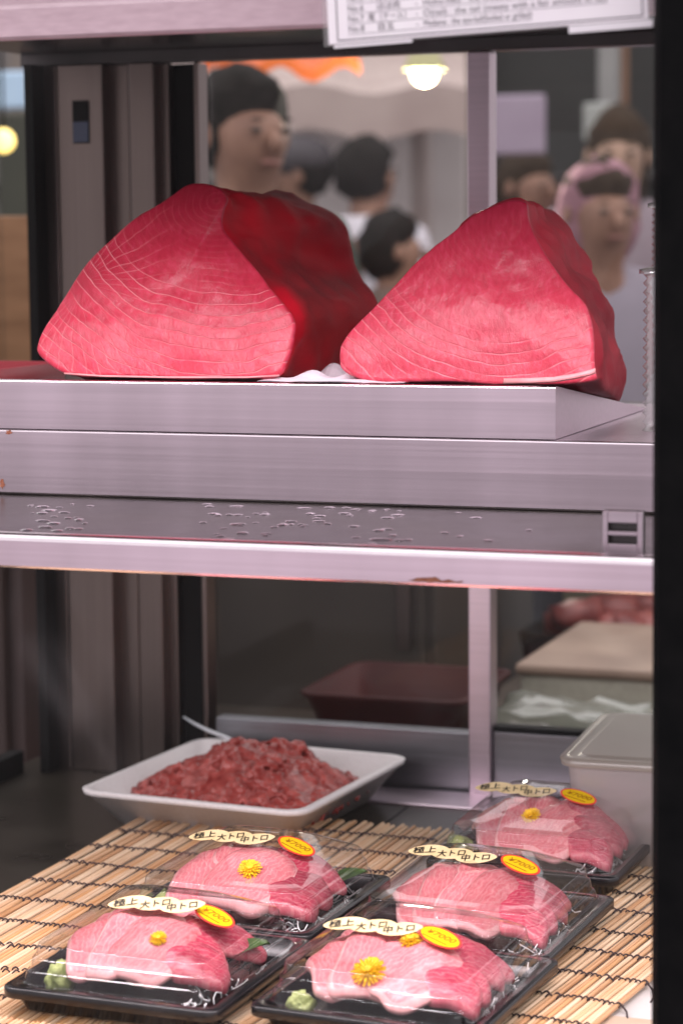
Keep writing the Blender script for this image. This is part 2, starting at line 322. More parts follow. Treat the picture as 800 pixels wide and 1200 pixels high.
def text(name, body, size, mat, parent, loc=(0, 0, 0), rot=(0, 0, 0), width=None, align='LEFT', shear=0.0, bold=0.0):
    c = bpy.data.curves.new(name, 'FONT'); c.body = body; c.size = size; c.align_x = align; c.align_y = 'BOTTOM_BASELINE'; c.shear = shear; c.offset = bold; c.resolution_u = 3
    t = bpy.data.objects.new(name, c); COL.objects.link(t)
    dg = bpy.context.evaluated_depsgraph_get(); me = bpy.data.meshes.new_from_object(t.evaluated_get(dg))
    bpy.data.objects.remove(t); me.name = name
    me.materials.clear(); me.materials.append(mat)
    o = bpy.data.objects.new(name, me); COL.objects.link(o); o.parent = parent; o.location = loc; o.rotation_euler = rot
    if width and len(me.vertices):
        w = max(v.co.x for v in me.vertices) - min(v.co.x for v in me.vertices)
        o.scale = (width/w, 1, 1)
    return o
def catmull(pts, n, closed=True):
    P = [Vector(p) for p in pts]; m = len(P); L = []
    seg = 24
    for i in range(m):
        p0, p1, p2, p3 = P[(i-1) % m], P[i], P[(i+1) % m], P[(i+2) % m]
        for k in range(seg):
            t = k/seg
            # half-strength tangents keep corners readable
            a = p1 + (p2-p1)*t
            c = .5*((2*p1)+(p2-p0)*t+(2*p0-5*p1+4*p2-p3)*t*t+(3*p1-p0-3*p2+p3)*t**3)
            L.append(a.lerp(c, .75))
    # same parameter spacing for both outlines: n samples per control interval
    return [L[int(i*len(L)/n)] for i in range(n)]

# ------------------------------------------------------------------ display case
X0, X1 = -1.300, -0.300
YF, YB = 1.600, 2.550
ZC, ZS, ZT = -0.020, 0.384, 0.830
case = empty('display_case', ((X0+X1)/2, (YF+YB)/2, ZC), 'stainless steel and glass refrigerated fish display case filling the picture', 'display case')
def cp(name, lo, hi, mat, bev=.0012, par=case):
    c = case.location; p = par
    o = box(name, Vector(lo)-c, Vector(hi)-c, mat, case, bev); return o
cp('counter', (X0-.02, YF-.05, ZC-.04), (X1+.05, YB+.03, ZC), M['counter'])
cp('counter_seam', (-.80, 2.30, ZC), (-.797, 2.47, ZC+.0004), M['gasket'], 0)
cp('counter_strip', (-1.05, 2.475, ZC), (X1, YB-.004, ZC+.003), M['steel'], .001)  # flat pale strip along the back of the counter
# shelf with a folded front lip
bm = bmesh.new()
prof = [(1.662, .361), (1.660, .363), (1.660, .383), (1.6606, .3855), (1.6620, .3875), (1.6640, .3888), (1.667, .3892), (1.672, .3888), (1.675, .384), (2.50, .384), (2.50, .372), (1.668, .372), (1.668, .361)]
c0 = case.location
loft(bm, [[Vector((x, y, z))-c0 for y, z in prof] for x in (X0+.004, X1)], True, True, False)
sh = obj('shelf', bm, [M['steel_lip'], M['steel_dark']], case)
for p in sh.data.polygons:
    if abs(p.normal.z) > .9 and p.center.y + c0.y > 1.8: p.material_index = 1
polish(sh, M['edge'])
# lamp housing and ceiling
bm = bmesh.new()
prof = [(1.664, .777), (1.660, .779), (1.660, .800), (1.664, .8035), (1.69, .8035), (1.70, .815), (1.70, .87), (1.76, .87), (1.76, .800), (1.675, .800), (1.675, .777)]
loft(bm, [[Vector((x, y, z))-c0 for y, z in prof] for x in (X0+.004, X1)], True, True, False)
obj('lamp_housing', bm, M['housing'], case)
cp('ceiling', (X0, 1.762, ZT+.012), (X1, YB+.02, ZT+.03), M['ceiling'])
cp('header_panel', (X0, YF-.004, .895), (X1, YF+.06, .98), M['steel'])
cp('top_rail', (X0, YB-.01, ZT-.003), (X1, YB+.018, ZT+.012), M['ceiling'])
# rear uprights, left to right
for i, (u0, u1, y0, y1, mt) in enumerate(((40, 51, 2.50, 2.53, 'gasket'), (51.5, 77, 2.535, 2.565, 'steel_v'), (78.5, 130, 2.528, 2.565, 'steel_v'),
        (130.5, 160, 2.55, 2.58, 'steel_v'), (161, 188, 2.533, 2.57, 'steel_v'), (189, 206, 2.552, 2.58, 'steel_v'), (206.5, 234, 2.568, 2.585, 'gasket'), (234.5, 240, 2.556, 2.585, 'steel_v'))):
    a = on_y(u0, 600, y0); b = on_y(u1, 600, y0)
    cp('upright', (a.x, y0, ZC), (b.x, y1, ZT-.0035), M[mt], .0012)
cp('phone_reflection_dark', (-1.2265, 2.5265, .735), (-1.205, 2.5278, .785), M['gasket'], .0005)  # dark plate added for the upper part of a reflected phone
cp('phone_reflection_blue', (-1.2255, 2.5255, .7365), (-1.206, 2.5262, .760), plain('blue_grey_reflection', (.06, .08, .15), .4), 0)  # blue plate added for the lower part of that phone's reflection
mu = on_y(548, 600, 2.545)
cp('mullion', (mu.x, 2.545, ZC), (mu.x+.026, 2.575, ZT-.0035), M['steel'], .0015)
zr0 = on_y(400, 850, 2.556).z
cp('door_rail', (-1.068, 2.556, ZC), (mu.x-.0005, 2.58, zr0), M['steel_h'])
cp('door_rail', (mu.x+.0265, 2.556, ZC), (X1, 2.58, zr0+.004), M['steel_h'])
cp('door_seal', (mu.x+.0265, 2.558, zr0+.0045), (X1, 2.578, zr0+.010), M['gasket'], .0005)
cp('back_glass', (-1.066, 2.566, zr0+.0005), (mu.x-.0005, 2.570, ZT-.0035), M['glass_back'], 0)
cp('back_glass', (mu.x+.0265, 2.566, zr0+.0105), (X1, 2.570, ZT-.0035), M['glass_back'], 0)
# left side glass
cp('side_glass', (X0-.006, YF+.02, ZC+.03), (X0-.001, 2.49, ZT+.011), M['glass_back'], 0)
cp('side_rail', (X0-.012, YF+.02, ZC), (X0+.006, 2.495, ZC+.028), M['gasket'])
# front glass and the black post
cp('front_glass', (X0-.02, YF-.0025, ZC-.05), (-.330, YF+.0025, .895), M['glass'], 0)
pl = on_y(766, 20, 1.545).x; pl2 = on_y(763, 1190, 1.545).x
bm = bmesh.new()
prof = [(0, 0), (0, .06), (.075, .06), (.075, .0), (.07, -.006), (.005, -.006)]
z0, z1 = -.20, 1.0
def pxp(z): return pl2 + (pl-pl2)*(z-.07)/(.70)
loft(bm, [[Vector((pxp(z)+x, 1.545+y, z))-c0 for x, y in prof] for z in (z0, z1)], True, True, False)
obj('front_post', bm, M['black'], case)
# water drops on the shelf
bm = bmesh.new()
def drop(bm, x, y, z, rx, ry, h):
    rings = []
    n = 10; ph = rng.random()*6
    for k in range(4):
        a = k/3*math.pi/2
        rings.append([Vector((x+rx*math.cos(a)*(1+.25*math.sin(2*t+ph))*math.cos(t), y+ry*math.cos(a)*(1+.25*math.sin(3*t+ph))*math.sin(t), z+h*math.sin(a))) - c0 for t in [2*math.pi*i/n for i in range(n)]][:n] if k < 3 else
                     [Vector((x+rx*.08*math.cos(t), y+ry*.08*math.sin(t), z+h))-c0 for t in [2*math.pi*i/n for i in range(n)]])
    loft(bm, rings, False, True)
for i in range(120):
    u = rng.choice((rng.uniform(230, 620), rng.uniform(230, 480), rng.uniform(30, 110)))
    y = rng.uniform(1.70, 1.945); v = 610
    p = on_z(u, 600 + rng.uniform(-10, 50), ZS)
    s = rng.uniform(.4, 1.0)
    if p.y < 1.945 and p.y > 1.69: drop(bm, p.x, p.y, ZS+.0002, .0055*s*rng.uniform(.7, 1.5), .006*s, .0013*s)
w = obj('water_drops', bm, M['water'], case); w['kind'] = 'stuff'
# slotted bracket plate at the right end of the shelf
bm = bmesh.new()
a = on_y(705, 640, 1.695).x; b = on_y(752, 640, 1.695).x
zt = .4175; W_ = b-a; cx = (a+b)/2
for lo, hi in (((a, 0), (a+.004, zt)), ((b-.004, 0), (b, zt)), ((a+.004, 0), (b-.004, .009)), ((a+.004, .0150), (b-.004, .0185)), ((a+.004, .0245), (b-.004, zt-ZS))):
    z_lo = ZS+lo[1]+.0003; z_hi = ZS+hi[1] if hi[1] < .2 else zt
    bx(bm, Vector((lo[0], 1.695, z_lo))-c0, Vector((hi[0], 1.699, z_hi))-c0, .0005, 1)
obj('slotted_plate', bm, M['steel'], case)
cp('plate_back', (a, 1.7035, ZS+.0003), (b, 1.705, zt), M['ceiling'], 0)
# rust on the lip
bm = bmesh.new()
rp = on_y(510, 684, 1.6597)
ring = []
for k in range(28):
    t = 2*math.pi*k/28; ring.append(Vector((rp.x+.021*math.cos(t)*(1+.2*rng.uniform(-1, 1)), 1.6594, .3645+(.0022 if math.sin(t) > 0 else .0008)*math.sin(t)*(1+.7*rng.uniform(-1, 1))))-c0)
f = bm.faces.new([bm.verts.new(p) for p in ring])
obj('rust_stain', bm, noisy('rust', (.22, .06, .03), (.40, .16, .09), 200, .8), case)

# ------------------------------------------------------------------ steel riser and sloped stand
rs = box('riser_box', (-.45, 0, 0), (.345, .46, .0615), M['steel'], None, .0022, 3); rs.location = (-.715, 1.96, ZS+.0003)
polish(rs, M['edge']); tag(rs, 'long brushed steel box standing on the wet shelf under the sloped stand', 'riser')
bm = bmesh.new(); xl, xr = -.36, .222
ZW = .446
pr = [(0, 0), (0, .0440), (.0004, .0450), (.0012, .0457), (.0025, .0460), (.0042, .04585), (.37, .0010), (.37, 0)]
loft(bm, [[Vector((x, y, z)) for y, z in pr] for x in (xl-.05, xr)], True, True, False)
ws = obj('sloped_stand', bm, M['steel'], None); ws.location = (-.72, 1.961, ZW+.0005)
polish(ws, M['edge']); tag(ws, 'wedge of brushed steel sloping down to the back under both tuna blocks', 'display stand')
def tray_z(y): return ZW+.0465 - max(0, y-1.965)*.045/.366

for (u, v, ru, rv) in ((11, 507, .003, .002), (3, 568, .0025, .004)):
    bm = bmesh.new(); c = on_y(u, v, 1.9596)-rs.location; ring = []
    for k in range(22):
        t = 2*math.pi*k/22; q = 1+.45*rng.uniform(-1, 1); ring.append(bm.verts.new((c.x+ru*math.cos(t)*q, -.0004, c.z+rv*math.sin(t)*q)))
    bm.faces.new(ring); obj('rust_stain', bm, bpy.data.materials['rust'], rs)
# ------------------------------------------------------------------ tuna blocks
def tuna(name, front, back, y0, tilt, yb, mats, label, n=120, bulge=.012, rough=.0034, seed=0, dome=.006):
    """a cut block: the traced face on its own leaning plane, lofted back to a smaller rear outline"""
    nrm = Vector((0, -1, math.tan(R(tilt)))).normalized(); p0 = (0, y0, .49)
    fp = catmull([(u, v, 0) for u, v in front], n); bp = catmull([(u, v, y) for u, v, y in back], n)
    F = [on_plane(p.x, p.y, p0, nrm) for p in fp]
    B = [on_y(p.x, p.y, p.z) for p in bp]
    cF = sum(F, Vector())/n; cB = sum(B, Vector())/n
    uvF = [Vector((p.x/1000, p.y/1000)) for p in fp]; cuv = sum(uvF, Vector((0, 0)))/n
    bm = bmesh.new(); uvl = bm.loops.layers.uv.new('UVMap'); rings = []; uvs = []
    S = 26
    for k in range(S):
        s = (k+1)/S
        if k == S-1: s = .988
        rings.append([cF + (q-cF)*s - nrm*(-dome*(1-s*s)) for q in F]); uvs.append([cuv+(q-cuv)*s for q in uvF])
    T = 26
    for k in range(T+1):
        t = k/T
        ring = []
        for a, b in zip(F, B):
            p = a.lerp(b, t)
            if k == 0: p = a - nrm*.0025
            out = (p - cF.lerp(cB, t)); out.y = 0
            if out.length > 1e-6: p = p + out.normalized()*bulge*math.sin(math.pi*min(1, t))*.8
            ring.append(p)
        rings.append(ring); uvs.append(uvF)
    base = bm
    vs = []
    for ri, r in enumerate(rings):
        row = []
        for p in r:
            q = p.copy()
            am = rough*(1.6 if ri > S+1 else .5)
            d = noise.noise_vector(p*28+Vector((seed, 0, 0)))*am + noise.noise_vector(p*90+Vector((seed, 3, 0)))*am*.35
            if ri > S+1: d += noise.noise_vector(Vector((p.x*12, p.y*7, p.z*30))+Vector((seed, 9, 1)))*am*1.3
            q += d
            q.z = max(q.z, tray_z(q.y)+.0008)
            row.append(bm.verts.new(q))
        vs.append(row)
    for i in range(len(vs)-1):
        for k in range(n):
            f = bm.faces.new((vs[i][k], vs[i+1][k], vs[i+1][(k+1) % n], vs[i][(k+1) % n])); f.smooth = True
            f.material_index = 0 if i < S else 1
            for lp, (ii, kk) in zip(f.loops, ((i, k), (i+1, k), (i+1, (k+1) % n), (i, (k+1) % n))): lp[uvl].uv = uvs[ii][kk]
    f = bm.faces.new(vs[0]); f.smooth = True
    for lp, kk in zip(f.loops, range(n)): lp[uvl].uv = uvs[0][kk]
    f = bm.faces.new(vs[-1][::-1]); f.material_index = 1
    bmesh.ops.recalc_face_normals(bm, faces=bm.faces[:])
    o = obj(name, bm, mats, None)
    c = Vector((cF.x, (y0+yb)/2, tray_z(y0)))
    o.data.transform(Matrix.Translation(-c)); o.location = c
    return tag(o, label, 'tuna', 'cut tuna blocks on the sloped steel stand'), F, c
fa = [(42, 408), (52, 382), (75, 348), (102, 308), (150, 262), (190, 236), (218, 216), (236, 213), (256, 219), (266, 232), (261, 250), (262, 268), (276, 288), (300, 316), (326, 348), (344, 374), (343, 395), (336, 420), (326, 440), (290, 443), (200, 443), (110, 441), (78, 438), (55, 425)]
yb = 2.28
ba = [(150, 400, yb), (152, 390, yb), (160, 372, yb), (175, 350, yb), (205, 318, yb), (240, 280, yb), (270, 250, yb), (310, 226, yb), (358, 234, yb), (382, 246, yb), (402, 264, yb), (412, 286, yb), (413, 308, yb), (424, 328, yb), (440, 348, yb), (446, 372, yb), (444, 395, yb), (432, 420, yb), (420, 448, yb), (390, 468, yb), (320, 468, yb), (230, 468, yb), (190, 460, yb), (160, 430, yb)]
ta, FA, ca = tuna('tuna_block', fa, ba, 1.985, 24, 2.28, [M['flesh_a'], M['side_a']], 'larger left tuna block with white grain arcs and a dark red side', seed=1, bulge=-.004)
fb = [(398, 428), (399, 406), (418, 380), (448, 348), (488, 306), (524, 276), (558, 251), (588, 237), (606, 234), (616, 238), (618, 254), (624, 272), (640, 300), (662, 330), (684, 356), (691, 378), (695, 405), (697, 436), (694, 446), (640, 449), (560, 449), (470, 447), (425, 444), (408, 438)]
yb = 2.25
bb = [(500, 430, yb), (502, 415, yb), (510, 390, yb), (525, 360, yb), (550, 322, yb), (575, 294, yb), (600, 272, yb), (622, 256, yb), (640, 250, yb), (654, 256, yb), (668, 272, yb), (680, 292, yb), (694, 318, yb), (706, 342, yb), (716, 366, yb), (722, 386, yb), (728, 412, yb), (729, 440, yb), (722, 474, yb), (690, 476, yb), (640, 474, yb), (560, 470, yb), (530, 464, yb), (508, 450, yb)]
tb, FB, cb = tuna('tuna_block', fb, bb, 1.985, 22, 2.25, [M['flesh_b'], M['side_b']], 'smaller right tuna block with a pale pink face and a peaked top', seed=5, bulge=.002)
# pale skin flap along the lower edge
def flap(par, c, pts, th=.004):
    bm = bmesh.new()
    rings = []
    for (u, v, y, w) in pts:
        p = on_y(u, v, y) - c
        rings.append([p+Vector((0, -w*.5, 0)), p+Vector((0, -w*.3, th*.5)), p+Vector((0, w*.5, th*.4)), p+Vector((0, w*.5, -th*.1)), p+Vector((0, -w*.3, -th*.2))])
    loft(bm, rings, True, True)
    return obj('fat_rim', bm, M['fat'], par)
flap(tb, cb, [(590, 448, 1.978, .004), (620, 447.5, 1.975, .01), (650, 446, 1.972, .016), (675, 442, 1.970, .016), (692, 438, 1.969, .008), (697, 436, 1.969, .002)], .007)
flap(ta, ca, [(76, 438, 1.983, .002), (120, 441, 1.979, .006), (200, 442.5, 1.976, .008), (290, 442.5, 1.976, .008), (327, 440.5, 1.979, .003)], .0025)
# paper between the blocks, red tray and grey cloth at the far left
def sheet(name, pts, nx, ny, amp, mat, label, cat, zf=None, sc=40):
    (x0, y0), (x1, y1) = pts; bm = bmesh.new(); g = []
    th = .0006
    for j in range(ny+1):
        row = []
        for i in range(nx+1):
            x = x0+(x1-x0)*i/nx; y = y0+(y1-y0)*j/ny
            z = (zf(x, y) if zf else 0) + abs(noise.noise(Vector((x*sc, y*sc, 2))))*amp*min(1, .08+(y-y0)/.05)
            row.append((bm.verts.new((x, y, z)), bm.verts.new((x, y, z-th))))
        g.append(row)
    for j in range(ny):
        for i in range(nx):
            bm.faces.new((g[j][i][0], g[j][i+1][0], g[j+1][i+1][0], g[j+1][i][0])); bm.faces.new((g[j][i][1], g[j+1][i][1], g[j+1][i+1][1], g[j][i+1][1]))
    o = obj(name, bm, mat); return tag(o, label, cat)
sheet('paper_sheet', ((-.78, 1.975), (-.64, 2.20)), 30, 30, .03, M['paper'], 'crumpled white paper on the stand between the two tuna blocks', 'paper', lambda x, y: tray_z(y)+.0012, 26)
rt = empty('red_tray', (-1.125, 2.12, ZW+.001), 'low red plastic tray at the left end of the riser', 'tray')
bm = bmesh.new(); loft(bm, [rrect(-.07, .022, -.06, .12, .012, 0), rrect(-.078, .028, -.066, .126, .014, .047), rrect(-.073, .023, -.061, .121, .012, .047), rrect(-.066, .016, -.056, .116, .01, .004)], True, True)
obj('body', bm, plain('red_plastic', (.42, .03, .05), .35), rt)
sheet('grey_cloth', ((-1.06, 2.14), (-.93, 2.30)), 20, 20, .03, noisy('grey_cloth', (.30, .27, .25), (.42, .39, .36), 90, .8), 'crumpled grey cloth behind the left corner of the larger tuna block', 'cloth', lambda x, y: ZW+.022+max(0, (y-2.14))*.05, 22)
# ribbed clear tubs at the right end
def tub(xc, y, z, w, d, h, ribs, label):
    e = empty('clear_tub', (xc, y, z), label, 'plastic tub', 'ribbed clear tubs at the right end of the case')
    bm = bmesh.new(); rr_ = []
    for k in range(ribs*2+1):
        ins = 0 if k % 2 == 0 else .0032
        zz = h*k/(ribs*2); rr_.append(rrect(-w/2+ins, w/2-ins, -d/2+ins, d/2-ins, .012, zz, 4))
    loft(bm, rr_, True, False); obj('body', bm, M['ribbed'], e)
    bm = bmesh.new(); loft(bm, [rrect(-w/2-.003, w/2+.003, -d/2-.003, d/2+.003, .013, h, 4), rrect(-w/2-.003, w/2+.003, -d/2-.003, d/2+.003, .013, h+.004, 4), rrect(-w/2+.006, w/2-.006, -d/2+.006, d/2-.006, .01, h+.006, 4)], False, True); obj('rim', bm, M['ribbed'], e)
    return e
e1 = on_y(749, 400, 2.06); e2 = on_y(755, 300, 2.06)
zt1 = on_y(757, 322, 2.06).z; zt2 = on_y(757, 240, 2.06).z
tub(e1.x+.05, 2.11, ZW+.0008, .10, .10, zt1-ZW, 17, 'lower ribbed clear plastic tub standing on the riser')
tub(e2.x+.048, 2.11, zt1+.0075, .092, .09, zt2-zt1-.01, 8, 'upper ribbed clear plastic tub stacked on the first')

# ------------------------------------------------------------------ bamboo mats and the board below
bd = box('mat_board', (-1.03, 1.52, ZC+.0003), (-.34, 2.292, -.0075), M['board'], None, .002)
tag(bd, 'flat pale board lying under the bamboo mats', 'board')
bp_ = box('paper_slip', (-.425, 1.55, -.0072), (-.352, 1.80, -.0062), M['brownpaper'], None, 0)
tag(bp_, 'brown paper slip on the board beside the right bamboo mat', 'paper')
def mat(loc, rz, count, length, pitch, label, strings, tails=False):
    e = empty('bamboo_mat', loc, label, 'bamboo mat', 'bamboo mats under the sashimi packs', rz)
    protos = []
    for q in range(4):
        bm = bmesh.new(); r0 = .0018+.00022*q
        pts = [(rng.uniform(-.0005, .0005), length*k/6, rng.uniform(-.0004, .0004)) for k in range(7)]
        tube(bm, pts, [r0*rng.uniform(.9, 1.12) for _ in pts], 7)
        me = bpy.data.meshes.new('stick'); bm.to_mesh(me); bm.free(); me.materials.append(M['bamboo']); protos.append(me)
    for i in range(count):
        o = bpy.data.objects.new('stick', rng.choice(protos)); COL.objects.link(o); o.parent = e
        o.location = (i*pitch+rng.uniform(-.0006, .0006), rng.uniform(-.007, .007), rng.uniform(0, .0010)); o.rotation_euler = (0, rng.uniform(0, 3), rng.uniform(-.006, .006))
    for s in strings:
        for ph in (0, 1):
            bm = bmesh.new(); pts = []
            n = count*4; yo = rng.uniform(-.003, .003)
            for k in range(n+1):
                x = -pitch*.7+(count-1+1.4)*pitch*k/n
                q = x/pitch
                sw = noise.noise(Vector((x*34, s*50, ph)))*.0065 + noise.noise(Vector((x*9, s*30, 4)))*.006
                pts.append((x, s + yo*0 + sw + .0011*math.sin(q*math.pi*1.0+ph*math.pi), (.0020+.0021*math.cos(q*math.pi+ph*math.pi))))
            tube(bm, pts, .0008, 5); obj('binding_string', bm, M['string'], e)
        if tails:
            bm = bmesh.new(); x1 = count*pitch
            tube(bm, [(x1-.003, s, .0025), (x1+.004, s-.006, -.001), (x1+.009, s-.017, -.0035), (x1+.011, s-.03, -.004)], .0009, 5); obj('string_tail', bm, M['string'], e)
    return e
pz = -.0040
mat((-1.046, 1.56, pz), R(-1.0), 68, .765, .0049, 'left bamboo mat reaching back to the white foam tray', [.055+.066*k for k in range(11)])
mat((-.752, 1.56, pz+.0005), R(-7.5), 64, .74, .0049, 'right bamboo mat with loose string ends beside the brown paper slip', [.05+.062*k for k in range(11)], True)

# ------------------------------------------------------------------ sashimi packs
PW, PD = .192, .208
def tray_mesh():
    bm = bmesh.new(); e = .0
    rs_ = [rrect(.012, PW-.012, .012, PD-.012, .014, 0), rrect(.008, PW-.008, .008, PD-.008, .014, .010), rrect(.0015, PW-.0015, .0015, PD-.0015, .012, .0115),
           rrect(0, PW, 0, PD, .012, .0125), rrect(0, PW, 0, PD, .012, .0195), rrect(.0008, PW-.0008, .0008, PD-.0008, .012, .0205), rrect(.008, PW-.008, .008, PD-.008, .010, .0210), rrect(.0095, PW-.0095, .0095, PD-.0095, .010, .0195),
           rrect(.013, PW-.013, .013, PD-.013, .012, .0055), rrect(.018, PW-.018, .018, PD-.018, .012, .0045)]
    loft(bm, rs_, True, True, True); return bm
def dome(x, y):
    return .025*math.exp(-((x-.092)/.074)**4)*math.exp(-((y-.128)/.056)**2)
def lid_mesh(h=.030):
    bm = bmesh.new()
    def rr2(ins, r, z, w):
        return [Vector((p.x, p.y, p.z+w*dome(p.x, p.y))) for p in rrect(ins, PW-ins, ins, PD-ins, r, z, 6)]
    z0 = .0212
    steps = [(.004, 0, 0), (.0100, 0, 0), (.0106, .01, 0), (.0110, .03, 0), (.0112, .06, 0), (.0128, .30, .12), (.0129, .315, .12), (.0134, .335, .12), (.0144, .345, .12), (.0148, .36, .13), (.0149, .375, .14), (.0160, .62, .36), (.0161, .635, .37), (.0166, .655, .38), (.0176, .665, .39),
             (.0180, .68, .4), (.0181, .70, .41), (.0192, .95, .62), (.0195, .975, .64), (.0201, .993, .66), (.0209, 1, .68), (.0216, 1, .69), (.030, 1, 1)]
    prof = [(q, max(.004, .013+q*.2), z0+h*f, w) for q, f, w in steps] + [(.030+.006*k, max(.004, .018-.0015*k), z0+h, 1) for k in range(1, 11)]
    loft(bm, [rr2(*p) for p in prof], False, True, True); return bm
def slice_mesh(cx, cy, yaw, w, l, th, mound, lift, slope, curl=0.0, nx=18, ny=20, seed=0, ex=5.0):
    """one draped slice: rounded outline, real thickness, bent over the heap below it"""
    bm = bmesh.new(); uvl = bm.loops.layers.uv.new('UVMap'); ca, sa = math.cos(yaw), math.sin(yaw)
    def P(i, j, top):
        s = -1+2*i/nx; t = -1+2*j/ny
        # square to superellipse
        k = (abs(s)**ex + abs(t)**ex)**(1/ex); mxx = max(abs(s), abs(t)); f = (mxx/k) if k > 1e-6 else 1
        s2, t2 = s*f, t*f
        wob = 1+.16*noise.noise(Vector((s2*1.1, t2*1.1, seed)))
        lx, ly = s2*w/2*wob, t2*l/2*wob
        x = cx+lx*ca-ly*sa; y = cy+lx*sa+ly*ca
        z = mound(x, y)+lift+slope[0]*lx+slope[1]*ly - .06*w*s2*s2 + .0020 - .03*l*t2*t2 + .0030*noise.noise(Vector((x*45, y*45, seed))) + .0011*math.sin(lx*330+seed)*(.5+.5*noise.noise(Vector((ly*40, seed, 0))))
        # the closed lid and the tray wall hold the slices in
        def keep(q, lo, hi, m):
            if q < lo+m: return lo + m*math.exp(min(0, (q-lo-m)/m))
            if q > hi-m: return hi - m*math.exp(min(0, (hi-m-q)/m))
            return q
        x = keep(x, .0185, PW-.0185, .004); y = keep(y, .0185, PD-.0185, .004)
        edge = max(abs(s), abs(t))
        z = max(z, .0055+.0012*(1-edge)); tt = th*(1-.55*max(0, (edge-.82)/.18)**2)
        mid = z+th*.5
        return Vector((x, y, mid+(tt*.5 if top else -tt*.5))), (s2*w/.06, t2*l/.06)
    top = [[None]*(ny+1) for _ in range(nx+1)]; bot = [[None]*(ny+1) for _ in range(nx+1)]; uv = {}
    for i in range(nx+1):
        for j in range(ny+1):
            p, q = P(i, j, True); v = bm.verts.new(p); uv[v] = q; top[i][j] = v
            p, q = P(i, j, False); v = bm.verts.new(p); uv[v] = q; bot[i][j] = v
    for i in range(nx):
        for j in range(ny):
            bm.faces.new((top[i][j], top[i+1][j], top[i+1][j+1], top[i][j+1])); bm.faces.new((bot[i][j], bot[i][j+1], bot[i+1][j+1], bot[i+1][j]))
    for i in range(nx):
        bm.faces.new((bot[i][0], bot[i+1][0], top[i+1][0], top[i][0])); bm.faces.new((top[i][ny], top[i+1][ny], bot[i+1][ny], bot[i][ny]))
    for j in range(ny):
        bm.faces.new((top[0][j], top[0][j+1], bot[0][j+1], bot[0][j])); bm.faces.new((bot[nx][j], bot[nx][j+1], top[nx][j+1], top[nx][j]))
    rim = set()
    for i in (0, nx):
        for j in range(ny+1): rim.add(top[i][j]); rim.add(bot[i][j])
    for i in range(nx+1):
        for j in (0, ny): rim.add(top[i][j]); rim.add(bot[i][j])
    for f in bm.faces:
        f.smooth = True
        if any(v in rim for v in f.verts): f.material_index = 1
        for lp in f.loops: lp[uvl].uv = uv[lp.vert]
    return bm
def flower(loc, rz, tilt, s, parent, flat=1.0):
    bm = bmesh.new()
    for ring, (n, r0, r1, zz, up) in enumerate(((22, .003, .0125, .0015, .1), (18, .003, .0105, .003, .35), (14, .002, .008, .0042, .7), (9, .001, .005, .005, 1.2))):
        for k in range(n):
            a = 2*math.pi*(k+.5*ring)/n+rng.uniform(-.08, .08); r = r1*rng.uniform(.88, 1.08)
            d = Vector((math.cos(a), math.sin(a), 0)); q = Vector((-d.y, d.x, 0)); wd_ = .0011
            z = lambda x: (zz+up*(x-r0)*.6)
            pts = [(r0, .5), (r0+(r-r0)*.55, 1.0), (r*.93, .8), (r, .2)]
            L_v = []; R_v = []
            for x, ww in pts:
                L_v.append(bm.verts.new(d*x+q*wd_*ww+Vector((0, 0, z(x)+.0004)))); R_v.append(bm.verts.new(d*x-q*wd_*ww+Vector((0, 0, z(x)+.0004))))
            mid = [bm.verts.new(d*x+Vector((0, 0, z(x)-.0003))) for x, ww in pts]
            for i in range(3):
                bm.faces.new((L_v[i], mid[i], mid[i+1], L_v[i+1])); bm.faces.new((mid[i], R_v[i], R_v[i+1], mid[i+1]))
    for v in bm.verts: v.co *= s
    o = obj('chrysanthemum', bm, M['petal'], parent); o.location = loc; o.rotation_euler = (tilt[0], tilt[1], rz)
    bm = bmesh.new(); bmesh.ops.create_icosphere(bm, subdivisions=2, radius=.0034*s)
    for v in bm.verts: v.co.z = v.co.z*.6+.0045*s; v.co += noise.noise_vector(v.co*900)*.0005
    obj('flower_core', bm, M['petal_core'], o, True)
    return o
def leaf_sticker(parent, loc, rz):
    """three overlapping gold leaf shapes printed with the cut of the tuna"""
    bm = bmesh.new()
    def leaf(cx, cy, L_, W_, a, z):
        pts = []
        for k in range(28):
            t = 2*math.pi*k/28; x = math.cos(t)*L_/2; y = math.sin(t)*W_/2*(1-.35*abs(math.cos(t))**3)
            pts.append(Vector((cx+x*math.cos(a)-y*math.sin(a), cy+x*math.sin(a)+y*math.cos(a), z)))
        lo = [p+Vector((0, 0, -.00025)) for p in pts]; loft(bm, [lo, pts], True, True, False)
    spots = ((-.0215, .002, .0), (0, .001, .0), (.0215, -.001, 0))
    for i, (x, y, a) in enumerate(spots): leaf(x, y, .034, .0125, R(12), .0004+.0003*i)
    s = obj('name_sticker', bm, M['gold'], parent); s.location = loc; s.rotation_euler = (0, 0, rz)
    for (x, y, a), tx, i in zip(spots, ('極上', '大トロ', '中トロ'), range(3)):
        text('lettering', tx, .0080, M['labelink'], s, (x-.012*math.cos(R(12)), y-.0030-.012*math.sin(R(12)), .0009+.0003*i), (0, 0, R(12)), .023 if i else .019, bold=.00012)
    return s
